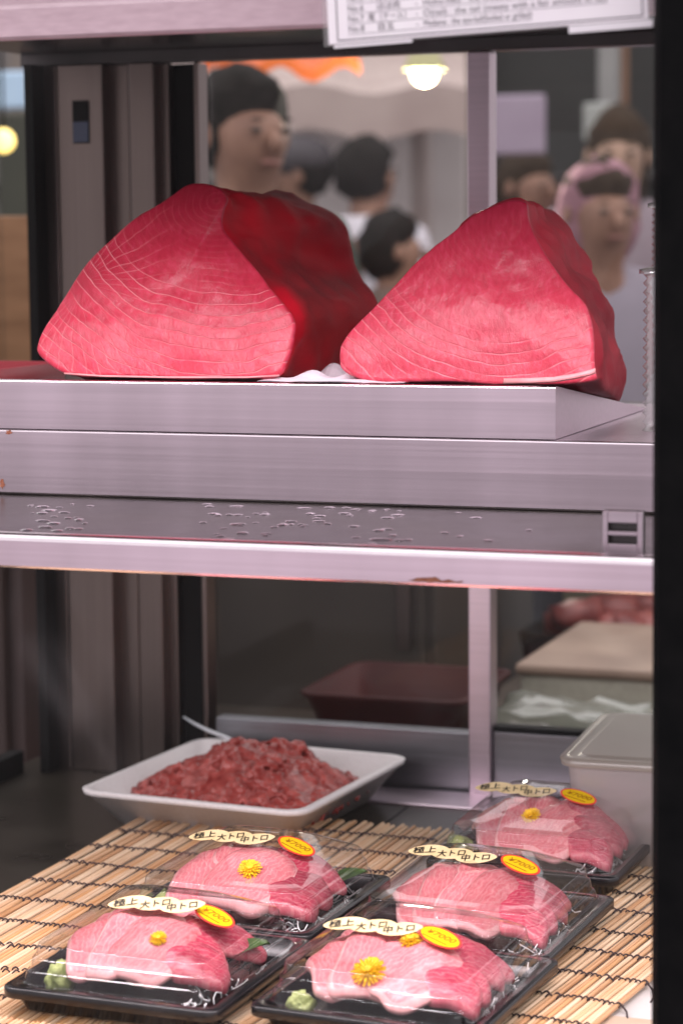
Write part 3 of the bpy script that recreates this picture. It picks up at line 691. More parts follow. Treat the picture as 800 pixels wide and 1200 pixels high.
def price_sticker(parent, loc, rz, tilt=(0, 0)):
    def disc(bm, a, b, z0, z1, n=44):
        r = [Vector((a*math.cos(2*math.pi*k/n), b*math.sin(2*math.pi*k/n), 0)) for k in range(n)]
        loft(bm, [[p+Vector((0, 0, z0)) for p in r], [p+Vector((0, 0, z1)) for p in r]], True, True, False)
    bm = bmesh.new(); disc(bm, .0188, .0128, 0, .0004); s = obj('price_sticker', bm, M['red_label'], parent); s.location = loc; s.rotation_euler = (tilt[0], tilt[1], rz)
    bm = bmesh.new(); disc(bm, .0168, .0108, .00042, .0006); obj('yellow_oval', bm, M['yellow_label'], s)
    text('lettering', '¥7000', .0098, M['price_ink'], s, (-.0125, -.0025, .0008), (0, 0, R(3)), .0250, shear=.2)
    bm = bmesh.new(); bx(bm, (-.0125, -.0066, .0006), (.0095, -.0060, .0009)); obj('underline', bm, M['price_ink'], s)
    return s
def radish(parent, spots, n=34):
    bm = bmesh.new()
    for i in range(n):
        x, y, rx, ry, z = rng.choice(spots); a = rng.random()*6.28; L_ = rng.uniform(.012, .026)
        c = Vector((x+rng.uniform(-rx, rx), y+rng.uniform(-ry, ry), z+rng.uniform(0, .012)))
        pts = [c+Vector((math.cos(a+k*.35)*L_*(k/4-.5), math.sin(a+k*.35)*L_*(k/4-.5), .004*math.sin(k*1.2+i))) for k in range(5)]
        for p in pts: p.x = min(max(p.x, .02), PW-.02); p.y = min(max(p.y, .02), PD-.02); p.z = max(p.z, .006)
        tube(bm, pts, .0006, 5)
    o = obj('shredded_radish', bm, M['radish'], parent); o['kind'] = 'stuff'; return o
def shiso(parent, loc, rz, tilt, s=1.0):
    bm = bmesh.new(); n = 15; rows = []
    for i in range(n+1):
        t = i/n; w = .020*s*math.sin(math.pi*min(1, t*.98+.02))**.8*(1+.16*(i % 2)); y = .058*s*t
        z = .010*s*math.sin(t*2.2)
        rows.append([bm.verts.new((-w, y-.002*(i % 2), z+.004*s)), bm.verts.new((-w*.5, y, z+.001*s)), bm.verts.new((0, y, z)), bm.verts.new((w*.5, y, z+.001*s)), bm.verts.new((w, y-.002*(i % 2), z+.004*s))])
    for i in range(n):
        for k in range(4): bm.faces.new((rows[i][k], rows[i][k+1], rows[i+1][k+1], rows[i+1][k])).smooth = True
    o = obj('shiso_leaf', bm, M['shiso'], parent); o.location = loc; o.rotation_euler = (tilt[0], tilt[1], rz); return o
def wasabi(parent, loc, s):
    bm = bmesh.new(); bmesh.ops.create_icosphere(bm, subdivisions=4, radius=.0115*s)
    for v in bm.verts:
        d = noise.noise(v.co*130+Vector(loc)*40)*.0042+noise.noise(v.co*420+Vector(loc)*40)*.0022+noise.noise(v.co*900)*.0008; v.co += v.co.normalized()*d
        v.co.z = max(v.co.z*1.12, -.010*s)
    return obj('wasabi', bm, M['wasabi'], parent, True, loc)

from mathutils.bvhtree import BVHTree
b_ = tray_mesh(); tray_me = bpy.data.meshes.new('tray'); b_.to_mesh(tray_me); b_.free(); tray_me.materials.append(M['tray_black'])
b_ = lid_mesh(); b_.normal_update(); LIDB = BVHTree.FromBMesh(b_); lid_me = bpy.data.meshes.new('lid'); b_.to_mesh(lid_me); b_.free(); lid_me.materials.append(M['lid'])
def mound(x, y):
    return .0065 + .040*math.exp(-((x-.090)/.076)**4)*math.exp(-((y-.108)/.082)**2)*(1 if y < .12 else max(.2, 1-((y-.12)/.09)**2))
def seat(o, p, n, rz):
    """lay o on a surface point, its z along the normal"""
    x = Vector((math.cos(rz), math.sin(rz), 0)); x = (x-n*x.dot(n)).normalized(); y = n.cross(x)
    o.matrix_local = Matrix(((x.x, y.x, n.x, p.x), (x.y, y.y, n.y, p.y), (x.z, y.z, n.z, p.z), (0, 0, 0, 1)))
T, K = 'toro', 'akami'
def pack(fl, fr, rzd, label, slices, flowers, was, price, names, sh=None, rad=None):
    a = on_z(*fl, .021); b = on_z(*fr, .021); rz = R(rzd)
    a = b - Vector((math.cos(rz), math.sin(rz), 0))*PW
    e = empty('sashimi_pack', (a.x, a.y, .0012), label, 'sashimi pack', 'sealed sashimi packs on the bamboo mats', rz)
    W2L = (Matrix.Translation(e.location) @ Matrix.Rotation(rz, 4, 'Z')).inverted()
    co = W2L @ CAM; rot3 = W2L.to_3x3()
    for nm, me in (('tray', tray_me), ('lid', lid_me)):
        o = bpy.data.objects.new(nm, me); COL.objects.link(o); o.parent = e
    allv, allf = [], []
    for i, (cx, cy, yaw, w, l, th, lift, sl, kind, curl) in enumerate(slices):
        bm = slice_mesh(cx, cy, R(yaw), w, l, th, mound, lift, sl, curl, seed=i*3.1+a.x*50)
        bm.verts.index_update(); k0 = len(allv)
        allv += [v.co.copy() for v in bm.verts]; allf += [[k0+v.index for v in f.verts] for f in bm.faces]
        obj('tuna_slice', bm, [M[kind], M[kind+'_rim']], e)
    FOOD = BVHTree.FromPolygons(allv, allf)
    def hit(bv, px):
        for k in range(40):
            for t_ in (bv, LIDB):
                h = t_.ray_cast(co, (rot3 @ ray(px[0], px[1]+1.5*k)).normalized())
                if h[0] is not None: break
            if h[0] is not None: break
        if k: print('SLID', px, k)
        n = h[1]
        if n.z < 0: n = -n
        return h[0], n
    if was: q = W2L @ on_z(was[0], was[1], .0185); wasabi(e, (q.x, q.y, .0165), was[2])
    for px, sc, rzf in flowers:
        p, n = hit(FOOD, px); f = flower((0, 0, 0), 0, (0, 0), sc, e); seat(f, p+n*.0005, (n+Vector((0, -.35, .3))).normalized(), rzf)
    p, n = hit(LIDB, price[0]); o = price_sticker(e, (0, 0, 0), 0); seat(o, p+n*.0012, n, R(price[1]))
    p, n = hit(LIDB, names[0]); o = leaf_sticker(e, (0, 0, 0), 0); n = (n*Vector((.25, 1, 1))+Vector((0, -.25, .1))).normalized(); seat(o, p+n*.0022, n, R(names[1])); o.scale = (1.12, 1.2, 1)
    if sh: shiso(e, *sh)
    if rad: radish(e, rad)
    return e
def fan(x0, x1, n, y0, y1, yaw0, yaw1, w, l, th, lift0, dl, sl, kind, curl=0.0):
    out = []
    for i in range(n):
        t = i/(n-1) if n > 1 else .5
        out.append((x0+(x1-x0)*t, y0+(y1-y0)*t+rng.uniform(-.003, .003), yaw0+(yaw1-yaw0)*t+rng.uniform(-4, 4), w*rng.uniform(.92, 1.08), l*rng.uniform(.94, 1.06), th, lift0+dl*i, sl, kind, curl))
    return out
rA = [(.160, .10, .012, .06, .006), (.10, .182, .06, .01, .006), (.16, .05, .014, .03, .006)]
SA = fan(0.036, 0.115, 6, 0.118, 0.128, 32, -6, .046, .100, .0085, .001, .0010, (-.20, .02), T) + fan(0.128, 0.146, 3, 0.142, 0.120, -14, -34, .036, .074, .009, .003, .0012, (-.18, .02), K) + \
     [(0.138, 0.072, -52, 0.046, 0.062, .011, .002, (.02, -.05), K, 0), (0.060, 0.064, 24, 0.052, 0.082, .0085, .004, (-.18, .02), T, 0), (0.085, 0.064, 8, 0.050, 0.084, .0085, .007, (-.20, .02), T, 0), (0.110, 0.064, -16, 0.062, 0.084, .0075, .009, (-.10, .02), T, 0)]
SA = [(0.150, 0.066, -62, 0.040, 0.050, .012, .001, (.02, -.02), K, 0)] + SA
pack((15, 1156), (252, 1189), -2.0, 'front left sashimi pack with a whole wasabi ball and a yellow petal bud', SA, [((186, 1101), .62, 0)], (72, 1146, 1.08), ((251, 1075), -10), ((184, 1063), 6),
     ((.146, .112, .024), R(-60), (.15, 0), .75), rA)
SB = fan(0.036, 0.100, 6, 0.120, 0.130, 36, 6, .046, .096, .0085, .001, .0011, (-.20, .02), T) + fan(0.118, 0.150, 4, 0.150, 0.118, -6, -30, .030, .062, .012, .002, .001, (-.18, .02), K) + \
     [(0.150, 0.088, -38, 0.040, 0.050, .013, .001, (.02, -.02), K, 0), (0.062, 0.064, 16, 0.060, 0.084, .007, .004, (-.18, .02), T, 0), (0.110, 0.064, -18, 0.072, 0.084, .014, .006, (-.06, .02), T, 0)]
SB = [(0.150, 0.062, -62, 0.040, 0.050, .014, .001, (.02, -.02), K, 0)] + SB
pack((130, 1068), (362, 1099), -2.5, 'back left sashimi pack with thick square slices nearest the foam tray', SB, [((293, 1020), .9, .4)], (194, 1056, .8), ((347, 993), -10), ((272, 984), 2),
     ((.152, .14, .024), R(-50), (.1, 0), .7), rA)
SC = fan(0.034, 0.110, 6, 0.120, 0.130, 36, 0, .046, .104, .0085, .001, .0010, (-.20, .02), T) + [(0.136, 0.122, -22, 0.056, 0.084, .010, .003, (-.1, .0), K, 0), (0.150, 0.080, -42, 0.040, 0.050, .011, .001, (-.08, .0), K, 0)] + \
     [(0.056, 0.064, 30, 0.056, 0.084, .0085, .004, (-.18, .02), T, 0), (0.084, 0.064, 10, 0.060, 0.084, .0085, .007, (-.18, .02), T, 0), (0.114, 0.064, -34, 0.074, 0.084, .0075, .009, (-.08, .02), T, 0)]
SC = [(0.150, 0.062, -62, 0.040, 0.050, .012, .001, (.02, -.02), K, 0), (0.150, 0.110, -40, 0.040, 0.050, .012, .001, (.02, -.02), K, 0)] + SC
pack((285, 1178), (557, 1216), -4, 'front right sashimi pack with a wide open chrysanthemum on pale slices', SC, [((433, 1141), 1.15, .2), ((482, 1104), .8, .9)], (352, 1180, 1.0), ((515, 1100), -10), ((437, 1089), 2),
     None, [(.165, .12, .010, .06, .006), (.10, .182, .06, .012, .006)])
SD = fan(0.032, 0.095, 6, 0.118, 0.128, 40, 10, .044, .098, .0085, .001, .0011, (-.20, .02), T) + [(0.134, 0.128, -18, 0.054, 0.078, .012, .004, (-.1, .0), K, 0), (0.150, 0.082, -36, 0.040, 0.050, .012, .001, (-.08, .0), K, 0)] + \
     [(0.058, 0.064, 24, 0.050, 0.084, .0085, .004, (-.20, .02), T, 0), (0.080, 0.064, 12, 0.050, 0.084, .0085, .007, (-.20, .02), T, 0), (0.104, 0.064, -4, 0.052, 0.084, .007, .009, (-.18, .02), T, 0), (0.120, 0.064, -16, 0.048, 0.084, .007, .0095, (-.18, .02), T, 0)]
SD = [(0.150, 0.062, -62, 0.040, 0.050, .012, .001, (.02, -.02), K, 0), (0.150, 0.110, -40, 0.040, 0.050, .012, .001, (.02, -.02), K, 0)] + SD
pack((415, 1096), (640, 1127), -3.5, 'middle right sashimi pack without a flower, between two other packs', SD, [], None, ((609, 1015), -10), ((530, 1004), -4), None, rA)
SE = fan(0.030, 0.100, 7, 0.116, 0.128, 38, 6, .042, .096, .0085, .001, .0010, (-.20, .02), T) + [(0.138, 0.128, -18, 0.060, 0.086, .013, .004, (-.1, .0), K, 0), (0.150, 0.088, -36, 0.040, 0.050, .013, .001, (-.08, .0), K, 0)] + \
     [(0.062, 0.064, 26, 0.054, 0.084, .0085, .004, (-.18, .02), T, 0), (0.086, 0.064, 6, 0.054, 0.084, .0085, .006, (-.18, .02), T, 0), (0.114, 0.064, -24, 0.062, 0.084, .008, .008, (-.1, .02), T, 0)]
SE = [(0.150, 0.058, -62, 0.040, 0.050, .012, .001, (.02, -.02), K, 0), (0.150, 0.110, -40, 0.040, 0.050, .012, .001, (.02, -.02), K, 0)] + SE
pack((505, 1000), (722, 1031), -1.5, 'back right sashimi pack against the frosted tub', SE, [((622, 958), .85, .2)], (540, 992, .9), ((677, 935), -8), ((604, 928), -4), ((.14, .17, .02), R(-40), (.2, 0), .9), rA)

# ------------------------------------------------------------------ foam tray of minced tuna
pL, pF, pR, pB = (on_z(98, 920, .030), on_z(357, 956, .030), on_z(466, 885, .030), on_z(240, 861, .030))
tw, td = .272, .292
rzt = R(-5.0)
pc = (pL+pF+pR+pB)/4; pL = pc - Vector((math.cos(rzt)*tw/2-math.sin(rzt)*td/2, math.sin(rzt)*tw/2+math.cos(rzt)*td/2, 0))
ft = empty('foam_tray', (pL.x, pL.y, ZC+.001), 'white foam tray holding the minced tuna at the back of the counter', 'tray', None, rzt)
bm = bmesh.new(); H = .048
loft(bm, [rrect(.035, tw-.035, .035, td-.03, .02, 0, 6), rrect(.004, tw-.004, .004, td-.004, .022, H-.007, 6), rrect(0, tw, 0, td, .024, H-.006, 6), rrect(-.001, tw+.001, -.001, td+.001, .024, H-.001, 6), rrect(.002, tw-.002, .002, td-.002, .023, H, 6), rrect(.009, tw-.009, .009, td-.009, .02, H-.001, 6), rrect(.036, tw-.036, .036, td-.032, .018, .006, 6)], True, True, True)
obj('tray_body', bm, M['foam'], ft)
bm = bmesh.new(); ms = []
cx, cy = tw*.50, td*.50
for i in range(2000):
    a = rng.random()*6.28; r = rng.random()**.5
    x = cx+math.cos(a)*r*tw*.45*(abs(math.cos(a))+abs(math.sin(a)))**.35; y = cy+math.sin(a)*r*td*.40*(abs(math.cos(a))+abs(math.sin(a)))**.35
    x = min(max(x, .022), tw-.022)
    hh = .024+.070*max(0, 1-r**1.6)*(.75+.5*noise.noise(Vector((x*25, y*25, 0))))
    b = bmesh.new(); bmesh.ops.create_icosphere(b, subdivisions=1, radius=rng.uniform(.0028, .0068))
    off = Vector((rng.random()*9, rng.random()*9, i))
    for v in b.verts:
        v.co = v.co + v.co.normalized()*noise.noise(v.co*220+off)*.0035; v.co.z *= rng.uniform(.68, .72); v.co += Vector((x, y, max(.0085, hh-rng.random()**3*.012)))
    for f in b.faces: f.smooth = True
    add(bm, b)
b = bmesh.new(); bmesh.ops.create_icosphere(b, subdivisions=4, radius=1)
for v in b.verts: v.co = Vector((cx+v.co.x*tw*.40, cy+v.co.y*td*.36, .010+max(-.002, v.co.z*.062)))
add(bm, b)
mt = obj('minced_raw', bm, M['minced'])
_m = mt.modifiers.new('fuse', 'REMESH'); _m.mode = 'VOXEL'; _m.voxel_size = .0016; _m.use_smooth_shade = True
_k = mt.modifiers.new('soft', 'SMOOTH'); _k.factor = .5; _k.iterations = 2
_dg = bpy.context.evaluated_depsgraph_get(); _me = bpy.data.meshes.new_from_object(mt.evaluated_get(_dg)); bpy.data.objects.remove(mt); _me.name = 'minced_tuna'
_me.materials.clear(); _me.materials.append(M['minced'])
mt = bpy.data.objects.new('minced_tuna', _me); COL.objects.link(mt); mt.location = (pL.x, pL.y, ZC+.001); mt.rotation_euler = (0, 0, rzt)
tag(mt, 'heap of coarse minced tuna in the white foam tray', 'minced tuna', None)
bm = bmesh.new()
q = [on_y(215, 840, 2.535), on_y(228, 848, 2.53), on_y(244, 856, 2.52), on_y(262, 863, 2.51), on_y(285, 873, 2.49)]
tube(bm, q, [.0012, .0018, .0022, .0024, .0024], 8)
tag(obj('spoon_handle', bm, plain('pale_plastic', (.70, .74, .78), .3)), 'thin pale spoon handle sticking up behind the minced tuna', 'spoon')

# frosted tub with a lid, right
cn = on_z(652, 889, .105); c2 = on_z(770, 908, .105)
tb_ = empty('frosted_tub', (cn.x+.006, cn.y, ZC+.0035), 'frosted plastic tub with a tan lid standing behind the back right pack', 'plastic tub', None, R(2))
zl = .105-ZC-.0035
bm = bmesh.new(); tw2, td2 = .24, .235
loft(bm, [rrect(.012, tw2-.012, .012, td2-.012, .018, 0, 5), rrect(.001, tw2-.001, .001, td2-.001, .02, zl-.006, 5)], True, False); obj('tub_body', bm, M['tub'], tb_)
bm = bmesh.new()
loft(bm, [rrect(-.004, tw2+.004, -.004, td2+.004, .02, zl-.007, 5), rrect(-.006, tw2+.006, -.006, td2+.006, .022, zl, 5), rrect(.004, tw2-.004, .004, td2-.004, .018, zl+.002, 5), rrect(.010, tw2-.010, .010, td2-.010, .016, zl-.001, 5), rrect(.014, tw2-.014, .014, td2-.014, .014, zl+.003, 5)], False, True, True); obj('tub_lid', bm, M['lidtub'], tb_)

# ------------------------------------------------------------------ price list sign on the front glass
sg = empty('price_list_sign', on_y(380, 55, 1.585), 'white laminated list of tuna cuts hung on the front glass', 'sign'); sg.rotation_euler = (0, R(-2.3), 0)
u_ = .238/390
def sp(name, x0, x1, z0, z1, y0, y1, mat, par=sg): return box(name, (x0, y0, z0), (x1, y1, z1), mat, par, 0)
sp('laminate', 0, .239, 0, .16, -.0006, .0006, M['laminate'])
pap = sp('paper', .004, .233, .0012, .158, -.0014, -.0007, M['sheet'])
bm = bmesh.new()
for lo, hi in (((.0105, -.0017, .0030), (.2295, -.0015, .0038)), ((.0105, -.0017, .0040), (.0112, -.0015, .155)), ((.2288, -.0017, .0040), (.2295, -.0015, .155))): bx(bm, lo, hi)
obj('border_line', bm, M['ink'], pap)
rows = [('No.8', '目玉', 'Medama : the eye-ball(boiled or grilled)', 79), ('No.7', '尾（テール）', 'O(tail) : the tail (meaty with a fair amount of fat)', 133), ('No.6', 'ほほ肉', 'Hoho-niku : the cheek (meaty with fat)', 103), ('No.5', '脳天', 'No-ten : the top of the head', 90), ('No.4', 'カマ', 'Kama : the collar', 60)]
for i, (no, jp, en, wd_) in enumerate(rows):
    z = .0085+.0071*i
    rot = (R(90), 0, 0)
    text('lettering', no, .0062, M['ink'], pap, (.0190, -.0016, z), rot, .0115)
    text('lettering', jp, .0058, M['ink'], pap, (.0405 if i != 1 else .034, -.0016, z), rot, {0: .0115, 1: .028, 2: .0165, 3: .0115, 4: .01}[i])
    text('lettering', '-', .006, M['ink'], pap, (.0690, -.0016, z), rot)
    text('lettering', en, .0062, M['ink'], pap, (.0745, -.0016, z), rot, wd_*.00098)
    bm = bmesh.new(); bx(bm, (.0190, -.00165, z-.0016), (.034, -.0015, z-.0013)); bx(bm, (.0345, -.00165, z-.0016), (.0745+wd_*.00098, -.0015, z-.0013)); obj('rule_line', bm, M['ink'], pap)
sp('tape_tab', .178, .236, -.0045, .0005, -.0024, -.0017, M['tape'])
sp('tape_tab', .008, .066, -.0018, .0003, -.0024, -.0017, M['tape'])
# ------------------------------------------------------------------ shop side behind the case
FZ = -.92
cab = empty('work_cabinet', (-1.35, 3.20, FZ), 'dark work cabinet standing behind the left rear door of the case', 'cabinet')
def cabp(name, lo, hi, mat, bev=.002): return box(name, lo, hi, mat, cab, bev)
dk = noisy('dark_cabinet', (.022, .016, .012), (.050, .038, .028), 3, .5)
cabp('carcass', (-1.2, 0, 0), (.36, .55, 1.27), dk)
for k in range(3): cabp('door', (-1.19+.515*k, -.018, .05), (-.685+.515*k, -.0005, 1.22), dk)
for k in range(3): cabp('handle', (-.72+.515*k, -.034, .95), (-.70+.515*k, -.0185, 1.10), M['steel_v'])
cabp('worktop', (-1.22, -.03, 1.2705), (.37, .57, 1.30), noisy('cabinet_top', (.10, .09, .08), (.18, .16, .14), 6, .4))
tbn = empty('back_table', (-.40, 3.05, FZ), 'dark work table behind the right rear door of the case', 'table')
box('table_top', (-.52, -.10, .845), (.9, .62, .88), noisy('table_wood', (.06, .045, .035), (.12, .09, .07), 8, .5), tbn, .003)
for x, y in ((-.48, -.06), (.84, -.06), (-.48, .56), (.84, .56)): box('leg', (x, y, 0), (x+.05, y+.05, .8445), dk, tbn, .002)
box('back_panel', (-.52, .625, .4), (.9, .64, 1.275), noisy('olive_panel', (.10, .09, .06), (.17, .15, .10), 4, .6), tbn, .001)
bn = empty('low_bench', (-1.0, 2.80, FZ), 'dark low bench behind the left rear door of the case', 'bench')
box('bench_top', (-.30, -.12, .855), (.36, .25, .88), dk, bn, .003)
for x, y in ((-.28, -.10), (.31, -.10), (-.28, .20), (.31, .20)): box('leg', (x, y, 0), (x+.035, y+.035, .8545), dk, bn, .002)
rdt = empty('mince_tray_reflection', (-1.02, 2.72, FZ+.8805), 'dark red tub standing in for the mince tray reflected in the left rear glass', 'plastic tub')  # solid tub added in place of the mince tray's reflection in the glass
bm = bmesh.new(); loft(bm, [rrect(.03, .18, .03, .20, .02, 0), rrect(0, .21, 0, .23, .025, .085), rrect(-.006, .216, -.006, .236, .028, .087), rrect(-.006, .216, -.006, .236, .028, .092), rrect(.004, .206, .004, .226, .022, .092), rrect(.034, .176, .034, .196, .016, .006)], True, True); obj('tub_body', bm, noisy('dark_red_reflection', (.030, .006, .006), (.055, .012, .011), 8, .5, spec=.15), rdt)
zt_ = FZ+.8805
A1 = on_y(606, 865, 3.02); 
sb_ = empty('styrofoam_box', (A1.x, 3.03, zt_), 'styrofoam fish box with a tan lid on the table behind the case', 'box')
foamg = noisy('grey_foam', (.42, .40, .33), (.52, .50, .42), 60, .6)
box('box_body', (0, 0, 0), (.26, .36, .070), foamg, sb_, .008); box('box_lid', (-.006, -.006, .0705), (.266, .366, .086), noisy('tan_lid', (.26, .18, .14), (.36, .26, .20), 10, .6), sb_, .006)
wp = bmesh.new(); b = bmesh.new(); bmesh.ops.create_cube(b, size=1); bmesh.ops.subdivide_edges(b, edges=b.edges[:], cuts=15, use_grid_fill=True)
for v in b.verts:
    p = Vector((v.co.x*.30, v.co.y*.12, (v.co.z+.5)*.055)); d = noise.noise_vector(p*22)*.014+noise.noise_vector(p*60)*.005; p += d*min(1, (v.co.z+.5)*3); p.z *= 1+.25*noise.noise(Vector((p.x*14, 3, 1))); p.z = max(p.z, .0005); v.co = p+Vector((.10, 0, 0))
for f in b.faces: f.smooth = True
add(wp, b)
wpo = obj('plastic_bag', wp, M['wrap'], None, loc=(A1.x+.05, 2.90, zt_)); tag(wpo, 'crumpled clear plastic bag in front of the styrofoam box', 'bag')
mt_ = empty('meat_tray', (A1.x-.10, 3.42, zt_), 'dark tray piled with red meat beside the styrofoam box', 'tray')
bm = bmesh.new(); loft(bm, [rrect(0, .22, 0, .28, .02, 0), rrect(-.01, .23, -.01, .29, .025, .06), rrect(-.004, .224, -.004, .284, .02, .06), rrect(.01, .21, .01, .27, .02, .02)], True, True); obj('tray_body', bm, M['gasket'], mt_)
bm = bmesh.new()
for k in range(26):
    b = bmesh.new(); bmesh.ops.create_icosphere(b, subdivisions=2, radius=.04); off = Vector((rng.uniform(.04, .18), rng.uniform(.04, .24), rng.uniform(.05, .085)))
    for v in b.verts: v.co = v.co*(1+.4*noise.noise(v.co*30+off*20)); v.co.z *= .6; v.co += off
    for f in b.faces: f.smooth = True
    add(bm, b)
obj('meat', bm, noisy('dark_meat', (.12, .02, .02), (.32, .09, .08), 30, .4), mt_)
# crates outside the left side pane
sc_ = empty('side_cabinet', (-1.95, 2.8, FZ), 'dark brown side cabinet beyond the lower left side pane', 'cabinet')
db = noisy('dark_brown_board', (.025, .012, .010), (.05, .026, .022), 5, .5)
box('carcass', (-.62, 0, 0), (.5, .6, 1.26), db, sc_, .003)
for x in (-.60, -.05): box('door', (x, -.018, .06), (x+.53, -.0005, 1.20), db, sc_, .002)
cr = empty('wooden_crate', (-1.95, 2.85, FZ+1.2605), 'tan wooden crate on the side cabinet at the left edge', 'crate')
wood = noisy('crate_wood', (.20, .10, .045), (.34, .18, .09), 6, .6, 0, (1, 1, 6))
for k in range(3): box('plank', (-.5, -.02, .005+.105*k), (.42, -.0005, .10+.105*k), wood, cr, .003)
for x in (-.5, .38): box('corner_post', (x, 0, 0), (x+.04, .04, .32), wood, cr, .002)
box('back_board', (-.5, .4, 0), (.42, .42, .32), wood, cr, .002)

# ------------------------------------------------------------------ street behind
st = box('street_floor', (-14, 2.75, FZ-.05), (6, 16, FZ), noisy('street_asphalt', (.05, .05, .05), (.09, .085, .08), 3, .8), None, 0); tag(st, kind='structure')
st2 = box('pavement', (-14, 1.3, FZ-.05), (6, 2.7499, FZ-.001), noisy('pavement_concrete', (.18, .17, .16), (.26, .25, .24), 3, .8), None, 0); tag(st2, kind='structure')
def backbox(name, u0, v0, u1, v1, y, th, mat, label, cat, group=None, bev=.01):
    a = on_y(u0, v1, y); b = on_y(u1, v0, y)
    o = box(name, (0, 0, 0), (b.x-a.x, th, b.z-a.z), mat, None, bev); o.location = (a.x, y, a.z); return tag(o, label, cat, group)
# far facade with shop openings, shutters and signs
fac = empty('shop_building', (-4.5, 11.0, FZ), 'grey market building across the street with dark shop openings', 'building')
gry = noisy('grey_render', (.17, .145, .125), (.28, .235, .20), 1.2, .8)
def fp(name, x0, x1, z0, z1, mat, y0=0, th=.2): return box(name, (x0, y0, z0), (x1, y0+th, z1), mat, fac, .01)
fp('wall', -6, 6.5, 2.75, 5.0, gry)
for x in (-6, -3.1, -1.2, .9, 2.55, 4.4): fp('pier', x, x+.4, 0, 2.7495, gry)
cols = [(.25, .22, .20), (.30, .28, .27), (.22, .20, .18), (.05, .05, .048), (.07, .07, .065)]
for k, (x0, x1) in enumerate(((-5.6, -3.1), (-2.7, -1.2), (-.8, .9), (1.3, 2.55), (2.95, 4.4))):
    c = cols[k]; fp('shop_opening', x0, x1, .0, 2.7495, noisy('shop_inside', tuple(q*.6 for q in c), c, 1.6, .8), .12, .05)
    for j in range(3): fp('shelf_board', x0+.02, x1-.02, .7+.55*j, .74+.55*j, M['ceiling'], .02, .095)
# awnings
def awning(name, u0, u1, v_hi, v_lo, y_hi, y_lo, mat, label, group=None, drop=.16):
    bm = bmesh.new(); top = []; n = 14
    a0 = on_y(u0, v_hi, y_hi); a1 = on_y(u1, v_hi, y_hi); b0 = on_y(u0, v_lo, y_lo); b1 = on_y(u1, v_lo, y_lo)
    o0 = a0.lerp(b1, .5); rings = []
    for i in range(n+1):
        t = i/n; p = a0.lerp(a1, t)-o0; q = b0.lerp(b1, t)-o0; sag = Vector((0, 0, .02*math.sin(t*math.pi*5)))
        rings.append([p, q+sag, q+sag+Vector((0, 0, -.16)), q+sag+Vector((0, .012, -.16)), q+sag+Vector((0, .012, -.012)), p+Vector((0, 0, -.014))])
    for r_ in rings:
        for q_ in (2, 3): r_[q_].z += .16-drop
    loft(bm, rings, True, True, False); o = obj(name, bm, mat, None, loc=o0); return tag(o, label, 'awning', group)
awning('orange_awning', 236, 420, 40, 72, 6.4, 5.4, noisy('orange_canvas', (.62, .10, .02), (.80, .20, .04), 5, .7), 'bright orange awning edge above the crowd', drop=.03)
awning('pale_awning', 190, 546, 60, 104, 9.9, 7.9, noisy('pale_canvas', (.40, .31, .29), (.56, .46, .43), 3, .8), 'long pale canvas awning over the stalls across the street')
# things on the street side
backbox('notice_poster', 575, 110, 638, 182, 7.2, .02, noisy('lavender_paper', (.34, .27, .36), (.42, .35, .44), 4, .7), 'pale lavender notice hanging behind the right tuna block', 'poster')
backbox('grey_pole', 697, 20, 722, 700, 8.6, .08, noisy('pole_grey', (.26, .26, .26), (.34, .34, .33), 5, .5), 'broad grey pole at the right of the street', 'pole')
backbox('brown_pole', 723, 20, 733, 700, 8.7, .05, noisy('pole_brown', (.24, .12, .07), (.32, .18, .11), 5, .6), 'thin brown pole close beside the broad grey one', 'pole')
backbox('pale_pole', 482, 110, 500, 640, 8.4, .06, noisy('pole_pale', (.40, .33, .32), (.50, .43, .41), 5, .5), 'pale pole under the canvas awning left of the mullion', 'pole')
backbox('white_signboard', 682, 120, 715, 165, 8.2, .03, noisy('sign_white', (.36, .38, .36), (.44, .46, .44), 5, .6), 'small pale board hanging on the grey pole', 'signboard')
backbox('stall_counter', 380, 372, 620, 700, 9.0, .5, noisy('stall_metal', (.30, .30, .29), (.40, .39, .38), 2, .5), 'pale stall counter behind the people in the street', 'stall')
backbox('sky_patch', -60, 82, 42, 130, 6.0, .03, noisy('sky_patch', (.42, .60, .78), (.55, .72, .88), 2, .6), 'light blue panel standing in for a patch of sky high at the left edge', 'panel')  # panel added where a bit of blue sky shows
backbox('dark_banner', 0, 130, 70, 330, 6.6, .03, noisy('dark_cloth', (.03, .035, .025), (.07, .07, .05), 2, .8), 'dark cloth banner hanging below the light blue panel', 'banner')
backbox('teal_panel', 238, 90, 262, 118, 6.2, .03, noisy('teal_panel', (.25, .42, .55), (.40, .55, .65), 4, .6), 'small pale blue panel beside the dark haired man', 'panel')
backbox('tarpaulin', 330, 128, 545, 380, 9.6, .02, noisy('pale_tarp', (.58, .52, .52), (.80, .74, .74), 1.5, .8), 'pale tarpaulin sheet hung under the long canvas awning', 'tarpaulin')
